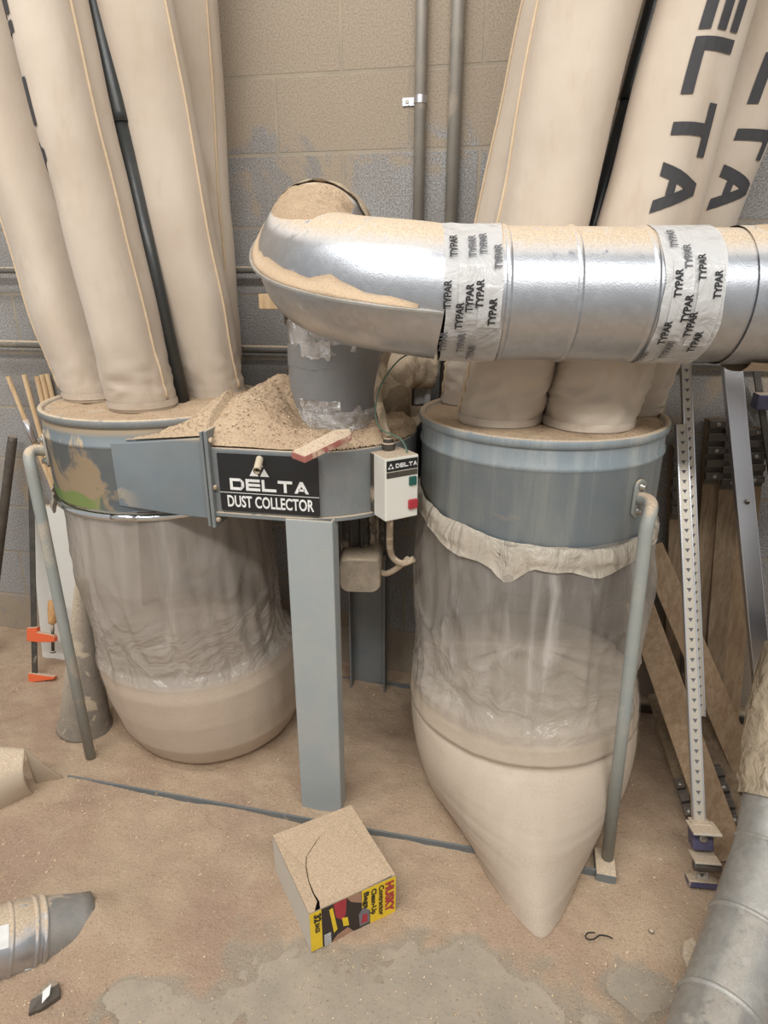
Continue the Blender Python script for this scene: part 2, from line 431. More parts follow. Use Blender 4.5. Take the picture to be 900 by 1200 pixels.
# wide extended capitals built from strokes: rectangles / quads in a 1.35 x 1 cell
def wide_letter(ch, w=1.35, t=.22):
    Q = []
    def r(x0, y0, x1, y1): Q.append([(x0, y0), (x1, y0), (x1, y1), (x0, y1)])
    if ch == 'D':
        r(0, 0, t, 1); r(t, 0, w - .3, t); r(t, 1 - t, w - .3, 1); r(w - t, .28, w, .72)
        Q.append([(w - .3, 0), (w, .28), (w - t, .34), (w - .36, t)]); Q.append([(w - .36, 1 - t), (w - t, .66), (w, .72), (w - .3, 1)])
    if ch == 'E':
        r(0, 0, t, 1); r(t, 0, w, t); r(t, 1 - t, w, 1); r(t, .5 - t / 2, w, .5 + t / 2)
    if ch == 'L': r(0, 0, t, 1); r(t, 0, w, t)
    if ch == 'T': r(0, 1 - t, w, 1); r(w / 2 - t / 2, 0, w / 2 + t / 2, 1 - t)
    if ch == 'A':
        Q.append([(0, 0), (.26, 0), (w / 2, .62), (w / 2, 1), (w / 2 - .12, 1)]); Q.append([(w - .26, 0), (w, 0), (w / 2 + .12, 1), (w / 2, 1), (w / 2, .62)]); r(.36, .2, w - .36, .38)
    return Q
def sub_quads(Q, n):
    out = []
    for q in Q:
        if len(q) == 4:
            a, b, c, d = [Vector((p[0], p[1], 0)) for p in q]
            for i in range(n):
                for j in range(n):
                    f = lambda u, v: lerp(lerp(a, b, u), lerp(d, c, u), v)
                    out.append([f(i / n, j / n), f((i + 1) / n, j / n), f((i + 1) / n, (j + 1) / n), f(i / n, (j + 1) / n)])
        else:
            for k in range(1, len(q) - 1): out += sub_quads([[q[0], q[k], q[k + 1], q[k + 1]]], n)
    return out

# ------------------------------------------------------------------ room
mb = MB(); mb.box((-.5, .1, 1.75), (9, .2, 3.9)); w = structure(mb.build('wall_back', 'block_wall', smooth=False))
w['label'] = 'grey concrete block wall powdered with sawdust'
mb = MB(); mb.box((-.5, -2.4, -.05), (9, 5.2, .1)); fl = structure(mb.build('floor', 'concrete_floor', smooth=False))

# ------------------------------------------------------------------ sawdust on the floor
def bump2(x, y, cx, cy, rx, ry): return math.exp(-((x - cx) / rx) ** 2 - ((y - cy) / ry) ** 2)
bare = [(-.02, -1.15, .22, .13), (.12, -1.30, .35, .12), (-.33, -1.22, .10, .07), (-.55, -1.34, .22, .09), (-.72, -1.28, .06, .04), (.40, -1.05, .06, .05), (-.15, -1.42, .4, .10), (.35, -1.25, .12, .1)]
def dust_h(x, y):
    p = Vector((x, y, 0))
    h = .011 + .010 * noise.fractal(p * 3.1, .9, 2, 4) + .0035 * noise.fractal(p * 17, .8, 2, 3)
    h += .045 * max(0, 1 + y / .30) * (1 if y > -.3 else 0) * (.5 + .5 * noise.noise(p * 2))
    h += .02 * bump2(x, y, -1.35, -.8, .35, .2) + .015 * bump2(x, y, -.45, -.45, .3, .25)
    h += .012 * bump2(x, y, -.95, -1.2, .3, .12)
    h += .030 * bump2(x, y, -.885, -1.14, .075, .055)
    for b in bare: h -= .021 * bump2(x, y, *b) * (1 + .8 * noise.fractal(p * 9, .9, 2, 3))
    return max(h, -.008)
mb = MB(); mb.use('sawdust_floor')
X0, X1, Y0, Y1 = -2.7, 1.5, -2.3, -.001
nx, ny = 420, 230
mb.grid(lambda u, v: Vector((lerp(X0, X1, u), lerp(Y0, Y1, v), dust_h(lerp(X0, X1, u), lerp(Y0, Y1, v)))), nx, ny)
mb.use('chip_flake')
for i in range(26000):
    x, y = random.uniform(-2.2, 1.1), random.uniform(-1.55, -.1)
    if noise.noise(Vector((x * 2.3, y * 2.3, 5))) < random.uniform(-.5, .35): continue
    h = max(dust_h(x, y), 0); l = random.uniform(.0009, .0024) * (1.8 if random.random() < .06 else 1); a = random.uniform(0, 2 * PI); tl = random.uniform(-.6, .6)
    d = Vector((math.cos(a), math.sin(a), tl * .5)) * l; e = Vector((-math.sin(a), math.cos(a), tl)) * l * .5
    p = Vector((x, y, h + .0015))
    mb.add([p - d - e, p + d - e, p + d + e, p - d + e], [(0, 1, 2, 3)], True)
tag(mb.build('sawdust', fix=False), 'thin uneven layer of tan sawdust spread over the concrete floor', 'sawdust', kind='stuff')

# ------------------------------------------------------------------ dust collector
CL = Vector((-.991, -.39, 0)); CR = Vector((.101, -.39, 0)); RD = .311; ZT = 1.147
dc = thing('dust_collector', (-.448, -.40, 0), 'blue grey two-drum dust collector with tall canvas filter bags, on a steel base', 'dust collector')

# base: front and back rails, thin steel angles with end pads
for ya, yb_2 in ((-.745, -.792), (-.075, -.10)):
    sg = -1 if ya < -.4 else 1
    mb = MB(); mb.bar((-1.25, ya, .017), (.365, yb_2, .017), .006, .030, (0, 0, 1)); mb.bar((-1.25, ya - sg * .025, .004), (.365, yb_2 - sg * .025, .004), .05, .006, (0, 0, 1))
    mb.build('base_rail', 'rail_paint', dc, bevel=.001)
for xx, yy in ((.345, -.765), (.345, -.115), (-1.232, -.10)):
    mb = MB(); mb.box((xx, yy, .019), (.05, .085, .034), Matrix.Rotation(R_(-3), 3, 'Z')); mb.build('foot_plate', 'blue_paint', dc, bevel=.002)
# posts
mb = MB()
zt, zb = .925, .0
x0, x1, yf_, dep = -.505, -.385, -.715, .055
prof = [(x0, yf_ + dep), (x0, yf_), (x1, yf_), (x1, yf_ + dep), (x1 - .006, yf_ + dep), (x1 - .006, yf_ + .006), (x0 + .006, yf_ + .006), (x0 + .006, yf_ + dep)]
mb.prism(prof, zb, zt); mb.build('post', 'post_paint', dc, bevel=.003)
mb = MB()
x0, x1, yb_ = -.495, -.362, -.085
prof = [(x0, yb_ - dep), (x0 + .006, yb_ - dep), (x0 + .006, yb_ - .006), (x1 - .006, yb_ - .006), (x1 - .006, yb_ - dep), (x1, yb_ - dep), (x1, yb_), (x0, yb_)]
mb.prism(prof, zb, zt); mb.build('post', 'blue_paint', dc, bevel=.002)
# corner tubes that carry the drums
def leg_tube(foot, top, drum, ang, plate=True, zb=.03):
    d = Vector((math.cos(ang), math.sin(ang), 0)); hit = drum + d * (RD + .002); hit.z = top.z + .045
    elbow = Vector((top.x, top.y, top.z + .03))
    pts = [Vector((foot[0], foot[1], zb)), lerp(Vector((foot[0], foot[1], zb)), top, .5), top] + bez(top, top + (elbow - top) * 1.6, hit + d * .055 + Vector((0, 0, .012)), hit, 10)[1:]
    mb = MB(); mb.tube(pts, .0155, 20); o = mb.build('leg', 'tube_paint', dc)
    m2 = MB(); tn = Vector((-d.y, d.x, 0))
    ring = []
    for off in (-.001, .006):
        rr = []
        for k in range(28):
            a = 2 * PI * k / 28
            u = .019 * math.cos(a); vv = .019 * math.sin(a) + (.028 if math.sin(a) > 0 else -.028)
            rr.append(hit + tn * u + Vector((0, 0, vv + .0)) + d * off)
        ring.append(rr)
    m2.rings(ring); m2.build('mounting_plate', 'tube_paint', o, bevel=.001)
    for dz in (.030, -.030):
        m3 = MB(); Mx = d.to_track_quat('Z', 'Y').to_matrix()
        m3.lathe([(.010, 0), (.010, .003), (.0065, .004), (.0065, .011), (.004, .012)], hit + Vector((0, 0, dz)) + d * .006, 12, M=Mx); m3.build('bolt', 'bolt_metal', o)
leg_tube((-1.232, -.655), Vector((-1.236, -.655, .985)), CL, R_(180 + 40))
pt = at(757, 622, Y=-.70)
leg_tube((.352, -.752), Vector((pt.x, pt.y, pt.z)), CR, R_(-44))
leg_tube((-1.232, -.10), Vector((-1.236, -.125, .985)), CL, R_(180 - 40))
leg_tube((.352, -.12), Vector((.352, -.12, .985)), CR, R_(44))

# drums
def drum(c, zb, mat):
    mb = MB()
    mb.lathe([(RD - .004, zb), (RD, zb + .004), (RD, ZT - .075), (RD + .004, ZT - .072), (RD + .004, ZT - .064), (RD, ZT - .06), (RD, ZT - .022)], c, 128, (False, False))
    o = mb.build('drum', mat, dc)
    m = MB()
    m.lathe([(RD + .001, ZT - .022), (RD + .007, ZT - .018), (RD + .008, ZT - .004), (RD + .004, ZT + .001), (RD - .004, ZT + .001), (RD - .008, ZT - .006), (RD - .012, ZT - .011), (0.001, ZT - .010)], c, 128, (False, True))
    m.build('drum_lid', mat if mat != 'drum_paint_left' else 'blue_paint', o)
    m = MB()
    def top(u, v):
        a = u * 2 * PI; r = (RD - .009) * v
        p = Vector((c.x + r * math.cos(a), c.y + r * math.sin(a), 0))
        h = .004 + .006 * noise.fractal(p * 12, .9, 2, 4) + (.018 * bump2(p.x, p.y, c.x + .20, c.y + .06, .13, .15) if c.x < -.5 else .006)
        h *= min(1, (1.02 - v) * 8)
        return Vector((p.x, p.y, ZT - .012 + h))
    m.grid(top, 96, 24); s = m.build('dust_crust', 'sawdust_chips', o, fix=False); s['kind'] = 'stuff'; s['label'] = 'crust of sawdust on the lid'
    return o
dl = drum(CL, .905, 'drum_paint_left'); dr = drum(CR, .862, 'blue_paint_right')

# scroll housing with its two outlets
Cv = Vector((-.45, -.39, 0))
def arc(a0, a1, r0, r1, n):
    return [(Cv.x + lerp(r0, r1, i / n) * math.cos(R_(lerp(a0, a1, i / n))), Cv.y + lerp(r0, r1, i / n) * math.sin(R_(lerp(a0, a1, i / n)))) for i in range(n + 1)]
out = [(-.70, -.70), (-.50, -.703)] + arc(-90, 0, .312, .222, 18) + [(-.222, -.27), (-.17, -.27), (-.17, -.08), (-.40, -.077)] + arc(90, 180, .312, .222, 18) + [(-.672, -.49), (-.70, -.49)]
ZV0, ZV1 = .925, 1.092
mb = MB(); mb.prism(out, ZV0, ZV1)
hs = mb.build('blower_housing', 'blue_paint_clean', dc, bevel=.004)
mb = MB(); o2 = [(Cv.x + (p[0] - Cv.x) * 1.0 + (0.004 if p[0] > Cv.x else -.004), p[1] + (-.008 if p[1] < Cv.y else .008)) for p in out]
mb.prism(o2, ZV0 - .008, ZV0 + .002); mb.build('housing_flange', 'blue_paint', hs, bevel=.001)
# outlets to the drums
mb = MB()
oz = [(-.70, .905, 1.116), (-.82, .912, 1.104), (-.90, .920, 1.096), (-.958, .924, 1.092)]
rr = [[Vector((x, -.703, a)), Vector((x, -.703, b)), Vector((x, -.47, b)), Vector((x, -.47, a))] for x, a, b in oz]
mb.rings(rr); mb.flat = set(range(len(mb.f))); mb.build('outlet_duct', 'drum_paint_left', dc, bevel=.003)
mb = MB(); mb.box((-.07, -.18, 1.01), (.22, .20, .19)); mb.build('outlet_duct', 'blue_paint_clean', dc, bevel=.003)
# flange between left outlet and housing
mb = MB()
mb.box((-.693, -.60, 1.012), (.010, .235, .250)); mb.box((-.705, -.60, 1.012), (.008, .232, .246))
fg = mb.build('flange', 'blue_paint', dc, bevel=.003)
for dz in (-.105, -.02, .1):
    m = MB(); m.lathe([(.007, 0), (.007, .006), (.004, .008)], (-.687, -.706, 1.012 + dz), 8, M=Vector((1, -.2, 0)).to_track_quat('Z', 'Y').to_matrix()); m.build('bolt', 'caked', fg)

# name plate on the housing
LX0, LX1, LZ0, LZ1, LY = -.672, -.418, .934, 1.081, -.7055
mb = MB(); mb.box(((LX0 + LX1) / 2, LY, (LZ0 + LZ1) / 2), (LX1 - LX0, .003, LZ1 - LZ0)); lab = mb.build('label', 'label_black', hs, smooth=False)
lab['label'] = 'black name plate with white lettering'
m = MB()
def flat_text(m, tv, fs, ox, oz, y, xdir=1):
    m.add([Vector((ox + v[0], y, oz + v[1])) for v in tv], fs, True)
YL = LY - .0022
lh = .030; lw = .0365; px_ = LX0 + .028
for ch in 'DELTA':
    for q in sub_quads(wide_letter(ch, 1.22, .24), 1): m.add([Vector((px_ + p.x * lh, YL, LZ0 + .0555 + p.y * lh)) for p in q], [tuple(range(len(q)))], True)
    px_ += lh * 1.22 + .0045
tv, fs = text2d('DUST COLLECTOR', .0285, .022, .70); kx = .222 / twidth(tv)
flat_text(m, [(v[0] * kx, v[1]) for v in tv], fs, LX0 + .018, LZ0 + .012, YL)
m.add([Vector((LX0, YL, LZ0 + .0475)), Vector((LX1, YL, LZ0 + .0475)), Vector((LX1, YL, LZ0 + .049)), Vector((LX0, YL, LZ0 + .049))], [(0, 1, 2, 3)], True)
tx, tz, ts = -.5665, LZ0 + .0935, .023
for dx, dz in ((0, .0245), (-.0135, 0), (.0135, 0)):
    m.add([Vector((tx + dx - ts / 2, YL, tz + dz)), Vector((tx + dx + ts / 2, YL, tz + dz)), Vector((tx + dx, YL, tz + dz + ts * .9))], [(0, 1, 2)], True)
m.build('lettering', 'label_white', hs, smooth=False, fix=False)

# switch box
cz0, cz1 = .925, 1.083
k0 = Vector((-.259, -.692, 0)); fx = Vector((math.cos(R_(40)), math.sin(R_(40)), 0)); bx_ = Vector((-fx.y, fx.x, 0))
def pris(m, a, b, c, d, z0, z1): m.prism([(p.x, p.y) for p in (a, b, c, d)], z0, z1)
W_, D1, D2 = .092, .058, .105
m = MB(); pris(m, k0, k0 + fx * W_, k0 + fx * W_ + bx_ * D1, k0 + bx_ * D1, cz0, cz1)
sb = m.build('switch_box', 'box_white', dc, bevel=.003)
m = MB(); a = k0 + bx_ * (D1 + .001) + fx * .001; pris(m, a, a + fx * (W_ - .002), a + fx * (W_ - .002) + bx_ * (D2 - D1), a + bx_ * (D2 - D1), cz0 + .006, cz1 - .002)
m.build('back_box', 'motor_black', sb, bevel=.002)
nrm = -bx_
def on_box(u, z, off=.001): return k0 + fx * u + nrm * off + Vector((0, 0, z))
def plate(name, u0, u1, z0, z1, mat, dp=.002, bev=0):
    m = MB(); P = [on_box(u, z, o) for o in (-.001, dp) for u, z in ((u0, z0), (u1, z0), (u1, z1), (u0, z1))]
    m.add(P, [(0, 1, 2, 3), (7, 6, 5, 4), (0, 4, 5, 1), (1, 5, 6, 2), (2, 6, 7, 3), (3, 7, 4, 0)], True); return m.build(name, mat, sb, bevel=bev)
plate('label', .003, .089, 1.050, 1.076, 'label_black', .0012)
plate('label', .003, .089, 1.034, 1.048, 'motor_black', .0012)
plate('button', .065, .085, 1.008, 1.030, 'button_green', .006, .002)['label'] = 'green start button'
plate('button', .063, .088, .948, .972, 'button_red', .009, .003)['label'] = 'red stop button'
m = MB(); u = .027
for ch in 'DELTA':
    for q in wide_letter(ch, 1.2, .26): m.add([on_box(u + p[0] * .009, 1.0575 + p[1] * .0105, .0018) for p in q], [tuple(range(len(q)))], True)
    u += .009 * 1.2 + .0014
for dx, dz in ((0, .0075), (-.0045, 0), (.0045, 0)):
    m.add([on_box(.014 + dx - .004, 1.0565 + dz, .0018), on_box(.014 + dx + .004, 1.0565 + dz, .0018), on_box(.014 + dx, 1.0565 + dz + .0065, .0018)], [(0, 1, 2)], True)
m.build('lettering', 'label_white', sb, smooth=False, fix=False)

# motor under the housing
m = MB(); mc = Vector((-.425, -.37, 0))
m.lathe([(.03, .60), (.075, .615), (.10, .64), (.105, .67), (.105, .69)], mc, 48, (True, False))
mo = m.build('motor', 'motor_box', dc)
m = MB(); m.lathe([(.095, .69), (.098, .70), (.098, .90), (.085, .925)], mc, 48, (True, True))
for k in range(24):
    a = 2 * PI * k / 24; d = Vector((math.cos(a), math.sin(a), 0)); m.bar(mc + d * .103 + Vector((0, 0, .70)), mc + d * .103 + Vector((0, 0, .89)), .004, .016, d)
m.build('motor_body', 'motor_black', mo)
bc = Vector((-.365, -.50, .698)); Mz = Matrix.Rotation(R_(8), 3, 'Z')
def rrect(w, h, r, n=6):
    P = []
    for cx, cy, a0 in ((w / 2 - r, h / 2 - r, 0), (-w / 2 + r, h / 2 - r, 90), (-w / 2 + r, -h / 2 + r, 180), (w / 2 - r, -h / 2 + r, 270)):
        for i in range(n + 1): a = R_(a0 + 90 * i / n); P.append((cx + r * math.cos(a), cy + r * math.sin(a)))
    return P
m = MB(); rings = []
for y, k in ((.10, 1.02), (.0, 1.0), (-.035, .98), (-.045, .9)):
    rings.append([bc + Mz @ Vector((p[0] * k, y, p[1] * k)) for p in rrect(.118, .105, .026)])
m.rings(rings); m.build('terminal_box', 'motor_box', mo)
m = MB(); m.tube([bc + Vector((-.09, .03, .2)), bc + Vector((-.09, .03, .0)), bc + Vector((-.075, .03, -.07))], .009, 12); m.tube([bc + Vector((-.115, .05, .2)), bc + Vector((-.115, .05, -.06))], .007, 12)
m.build('motor_bracket', 'dark_steel', mo)
m = MB(); m.tube(smooth_path([on_box(.03, .93, -.03), on_box(.03, .90, -.03), at(458, 648, Y=-.60), at(470, 660, Y=-.60), at(485, 655, Y=-.60)]), .0085, 12)
m.tube(smooth_path([at(478, 655, Y=-.59), at(462, 668, Y=-.56), at(450, 672, Y=-.52), at(440, 665, Y=-.46)]), .008, 12)
m.build('cable', 'caked', mo)

# filter bags -----------------------------------------------------------
bag_surf = {}
def filter_bag(key, b, rb, tpt, rt, seed, seam=None, letters=None, ztop=2.75, flat=.10, pin=1):
    b = Vector(b); tpt = Vector(tpt); rnd = random.Random(seed); ph = [rnd.uniform(0, 2 * PI) for _ in range(6)]
    k = (ztop - b.z) / (tpt.z - b.z); end = b + (tpt - b) * k
    L = (end - b).length
    def S(phi, s, off=0):
        c = lerp(b, end, s) + Vector((0, -.010 * math.sin(PI * min(1, s * 2.2)), 0))
        e = min(1, s / .12)
        r = lerp(rb, rt, min(1, s * k)) * (1 + .05 * math.sin(PI * min(1, s * 3)))
        # folds: shallow lengthwise flutes that fade in above the clamp band
        r *= 1 + e * (flat * math.cos(2 * phi + ph[0] + 1.2 * s) + .045 * math.cos(3 * phi + ph[1] - 2.0 * s) + .022 * math.cos(5 * phi + ph[2] + 3 * s))
        # slack gathers just above the band
        g = math.exp(-((s - .055) / .04) ** 2)
        r *= 1 + pin * g * (.015 + .025 * math.sin(phi * 2 + ph[3] + s * 60) + .07 * (.7 - abs(noise.noise(Vector((math.sin(phi) * 1.6 + ph[4], math.cos(phi) * 1.6, s * 62 + 1.5 * math.sin(phi + ph[5]))))) * 3))
        if s < .020: r *= .985
        p = Vector((math.sin(phi), -math.cos(phi), 0)) * (r + off)
        w = Vector((noise.noise(Vector((c.x * 6, c.z * 5, ph[5]))), noise.noise(Vector((c.z * 5, ph[5], 3))), 0)) * .006 * e
        return c + p + w
    n = 72; m = MB(); ss = [0, .004, .02, .027, .031] + [.031 + (1 - .031) * (i / 90) ** 1.25 for i in range(1, 91)]
    m.rings([[S(2 * PI * j / n, s) for j in range(n)] for s in ss])
    o = m.build('filter_bag', 'canvas', dc)
    m = MB(); m.rings([[S(2 * PI * j / n, s, .0025) for j in range(n)] for s in (.006, .009, .014, .017)], False, False); m.build('hem', 'canvas', o, solid=.002)
    if seam is not None:
        for ph_ in (seam if isinstance(seam, (list, tuple)) else [seam]):
            m = MB(); m.tube([S(R_(ph_), s, .002) for s in ss[2:]], .0035, 8); m.build('piping', 'piping', o)
    if letters:
        phi0, dphi, zend, cw, word = letters     # lettering runs down the bag, tops of the letters to the right
        s_end = (zend - b.z) / (end.z - b.z); cell = cw / L
        for i, ch in enumerate(word[::-1]):
            m = MB()
            for q in sub_quads(wide_letter(ch, 1.0, .24), 5):
                P = []
                for p in q:
                    u = s_end + (i * 1.12 + (1.0 - p.x)) * cell
                    P.append(S(R_(phi0 + dphi * p.y), u, .0022))
                m.add(P, [tuple(range(len(P)))])
            m.build('letter', 'bag_ink', o, fix=False)
    return o
ZB = ZT - .008
def top_at(px, Y, py=0): return at(px, py, Y=Y)
filter_bag('A', (-1.195, -.385, ZB), .088, top_at(-22, -.34), .10, 1, seam=-60, pin=.25)
filter_bag('B', (-.982, -.485, ZB), .092, top_at(53, -.52), .088, 2, seam=76, letters=(-82, 62, 1.70, .095, 'DELTA'), pin=.5)
filter_bag('C', (-.852, -.292, ZB), .086, top_at(157, -.37), .084, 3, seam=78, pin=.35)
filter_bag('D', (-.935, -.128, ZB), .084, top_at(200, -.19), .106, 4, seam=80, pin=.4)
filter_bag('E', (-.085, -.27, ZB), .088, top_at(672, -.24), .112, 5, seam=-75)
filter_bag('F', (-.005, -.505, ZB), .102, top_at(690, -.50), .110, 6, seam=-72)
filter_bag('G', (.205, -.512, ZB), .106, top_at(828, -.53), .084, 7, seam=None, letters=(-8, 62, 1.60, .093, 'DELTA'))
filter_bag('H', (.318, -.318, ZB), .094, top_at(912, -.31), .098, 8, seam=None, letters=(-4, 62, 1.62, .095, 'DELTA'))
# bag poles
for (pa, pb, Y, col) in (((206, 428), (109, 0), -.43, 1), ((694, 272), (769, 0), -.42, 1)):
    A = at(*pa, Y=Y); B = at(*pb, Y=Y); d = (B - A); lo = A - d * ((A.z - ZB) / d.z); hi = A + d * ((2.8 - A.z) / d.z); mid = lo + d * ((1.86 - ZB) / d.z)
    m = MB(); m.tube([lo, mid], .0175, 20); m.tube([mid - d.normalized() * .02, mid, hi], .0205, 20)
    m.build('bag_pole', 'pole_dark', dc)

# latch ring on the left drum
m = MB(); m.lathe([(RD - .006, .898), (RD + .003, .895), (RD + .006, .888), (RD + .003, .880), (RD - .008, .878)], CL, 96, (False, False)); ring = m.build('clamp_ring', 'chrome', dc)
m = MB()
for k in range(9):
    pass
la = [Vector((CL.x + (RD + .014) * math.sin(R_(a)), CL.y - (RD + .014) * math.cos(R_(a)), .896)) for a in (2, 6, 10, 14)]
m.tube(la, [.006, .009, .009, .006], 10); m.build('latch', 'chrome', ring)
# little pale pipe stub on the housing edge
p0 = at(307, 527, Y=-.66); p1 = at(301, 552, Y=-.76)
m = MB(); m.tube([p0, p1], .009, 20, False); m.tube([p1, p0], .0065, 20, False); m.build('pipe_stub', 'pale_plastic', dc)
m = MB(); m.tube([p1 + (p0 - p1) * .12, p1 + (p0 - p1) * .15], .0068, 16); m.build('bore_shade', 'shade_black', dc)  # black plug paints the shade inside the open pipe end
# control cable from the duct to the switch box
m = MB(); m.tube(smooth_path([at(460, 395, Y=-.46), at(450, 425, Y=-.50), at(443, 462, Y=-.54), at(449, 492, Y=-.57), at(455, 514, Y=-.60)]), .0105, 14)
cb_ = m.build('flexible_conduit', 'caked', dc)
q = at(455, 521, Y=-.60)
m = MB(); m.lathe([(.017, -.012), (.017, .004), (.013, .006), (.013, .016), (.010, .018)], q, 10); m.build('connector', 'dark_steel', cb_, smooth=False)
m = MB(); m.tube(smooth_path([at(500, 408, Y=-.50), at(470, 420, Y=-.54), at(447, 450, Y=-.58), at(440, 480, Y=-.60), at(446, 502, Y=-.62), at(470, 515, Y=-.62), at(478, 532, Y=-.63)]), .0022, 6)
m.build('ground_wire', 'wire_green', cb_)

# ------------------------------------------------------------------ heap of chips on the housing
def heap_h(x, y):
    p = Vector((x, y, 0))
    h = .012 + .13 * math.exp(-math.hypot((x + .60) / .13, (y + .42) / .14) ** 1.3) + .05 * bump2(x, y, -.63, -.58, .10, .09) + .035 * bump2(x, y, -.33, -.52, .12, .10) + .028 * bump2(x, y, -.80, -.52, .12, .08)
    h += .012 * noise.fractal(p * 15, .9, 2, 4) - .075 * bump2(x, y, -.43, -.50, .13, .075)
    h = max(h, .006 + .004 * noise.noise(p * 20))
    e = 1
    if x < -.70: e = min(e, max(0, (x + .93) / .10), max(0, (y + .703) / .045))
    else: e = min(e, max(0, (y + .703) / .03))
    if x > Cv.x + .02:
        r = math.hypot(x - Cv.x, y - Cv.y); lim = lerp(.222, .312, min(1, max(0, math.degrees(math.atan2(Cv.y - y, x - Cv.x)) / 90))) if y < Cv.y else .222
        e = min(e, max(0, (lim - r) / .03))
    return max(.002, h) * min(1, max(0, e)), e
m = MB(); NX, NY = 170, 110; vs = {}; 
xa, xb, ya, yb = -.925, -.215, -.704, -.16
def hv(i, j):
    x, y = lerp(xa, xb, i / NX), lerp(ya, yb, j / NY); h, e = heap_h(x, y); zb_ = 1.0935 if x > -.70 else lerp(1.0945, 1.119, (x + .97) / .27)
    return Vector((x, y, zb_ + h - (.03 if e <= 0 else 0))), e
G = [[hv(i, j) for i in range(NX + 1)] for j in range(NY + 1)]
def ok(i, j):
    p, e = G[j][i]; inL = math.hypot(p.x - CL.x, p.y - CL.y) < RD + .002
    return e > 0 and not inL and not (p.x < -.70 and p.y > -.47)
idx = {}
vv = []; ff = []
for j in range(NY + 1):
    for i in range(NX + 1): idx[(i, j)] = len(vv); vv.append(G[j][i][0])
for j in range(NY):
    for i in range(NX):
        if all(ok(a, b) for a, b in ((i, j), (i + 1, j), (i + 1, j + 1), (i, j + 1))): ff.append((idx[(i, j)], idx[(i + 1, j)], idx[(i + 1, j + 1)], idx[(i, j + 1)]))
used = sorted({k for f in ff for k in f}); rm = {k: n for n, k in enumerate(used)}
m.use('sawdust_chips'); m.add([vv[k] for k in used], [[rm[k] for k in f] for f in ff])
m.use('chip_flake')
for i in range(2600):
    x, y = random.uniform(xa, xb), random.uniform(ya, -.25); h, e = heap_h(x, y)
    if e < .5 or math.hypot(x - CL.x, y - CL.y) < RD + .01: continue
    zb_ = 1.0935 if x > -.70 else lerp(1.0945, 1.119, (x + .97) / .27)
    l = random.uniform(.0015, .004); a = random.uniform(0, 6.28); d = Vector((math.cos(a), math.sin(a), random.uniform(-.5, .5))) * l; ee = Vector((-math.sin(a), math.cos(a), random.uniform(-.5, .5))) * l * .5
    p = Vector((x, y, zb_ + h + .001)); m.add([p - d - ee, p + d - ee, p + d + ee, p - d + ee], [(0, 1, 2, 3)], True)
tag(m.build('sawdust_heap', fix=False), 'heap of coarse wood chips piled on the blower housing around the duct', 'sawdust', kind='stuff')

# red plastic push stick lying on the heap
rp = [at(341, 529, z=1.118), at(357, 535, z=1.114), at(412, 508, z=1.150), at(410, 502, z=1.152), at(392, 503, z=1.152)]
m = MB(); rp2 = [p + Vector((0, 0, -.016)) for p in rp]; n = len(rp)
m.add(rp + rp2, [tuple(range(n)), tuple(range(n, 2 * n))[::-1]] + [(i, n + i, n + (i + 1) % n, (i + 1) % n) for i in range(n)], True)
tag(m.build('plastic_wedge', 'red_plastic', loc=sum(rp, Vector()) / n, bevel=.002), 'dusty red plastic piece lying on the chip heap above the name plate', 'plastic piece')

# ------------------------------------------------------------------ duct
DR = .125
du = thing('duct', (-.45, -.39, 1.10), 'large dusty galvanized duct with elbow leading from the blower inlet across to the right', 'duct')
P_a = Vector((-.127, -.768, 1.449)); P_r = Vector((.452, -.665, 1.444))
ax = (P_r - P_a).normalized()
E1 = Vector((-.468, -.47, 1.562))
ED = Vector((.0, .90, .43)).normalized()
el1 = bez(P_a, P_a - ax * .15 + Vector((0, 0, .022)), E1 - ED * .23, E1, 26)
E2 = Vector((-.455, -.385, 1.40))
el2 = bez(E1, E1 + ED * .09, E2 + Vector((0, 0, .10)), E2, 14)
def t_of(px): return (450 + (px - 450) / 1.11 - 520) / 591.0      # along the near side of the pipe
def ring_tube(m, pts, r, n=64, cap=False):
    m.tube(pts, r, n, cap)
m = MB(); ring_tube(m, [P_a + ax * t for t in (-.005, .10, .20, .30, .40, .50, .555)], DR); pipe = m.build('pipe', 'galvanized', du, solid=.001)
for t in (t_of(598), t_of(682), t_of(772)):
    m = MB(); pts = [P_a + ax * (t + d) for d in (-.006, -.003, 0, .003, .006)]; m.tube(pts, [DR + .0005, DR + .003, DR + .004, DR + .003, DR + .0005], 64, False); m.build('bead', 'galvanized', pipe)
m = MB(); m.tube(el1, [DR + .001] * len(el1), 64, False); elb = m.build('elbow', 'galvanized', du, solid=.001)
m = MB(); m.tube(el2, [DR] * 4 + [lerp(DR, .1195, i / (len(el2) - 5)) for i in range(len(el2) - 4)], 64, False); m.build('elbow', 'galvanized', du, solid=.001)
# crimped seam round the outer curve of the elbow
m = MB(); ins = []
NB = (el1[-1] - el1[0]); bn = (-ax + Vector((0, 0, .08))).cross(Vector((0, .96, .22))).normalized()
fr = frames(el1); secs = []
for i, (p, T, _, _) in enumerate(fr):
    o_ = (bn.cross(T)).normalized()
    if o_.dot(Vector((-.5, -.5, 0))) < 0: o_ = -o_
    g = min(1, i / 5, (len(fr) - 1 - i) / 2 + .4); wdt = .004 + .017 * g
    secs.append([p + o_ * (DR - .004) + bn * .003, p + o_ * (DR + wdt) + bn * .003, p + o_ * (DR + wdt) - bn * .003, p + o_ * (DR - .004) - bn * .003])
m.rings(secs); m.flat = set(range(len(m.f))); m.build('seam_flange', 'galvanized_dull', elb, bevel=.001)
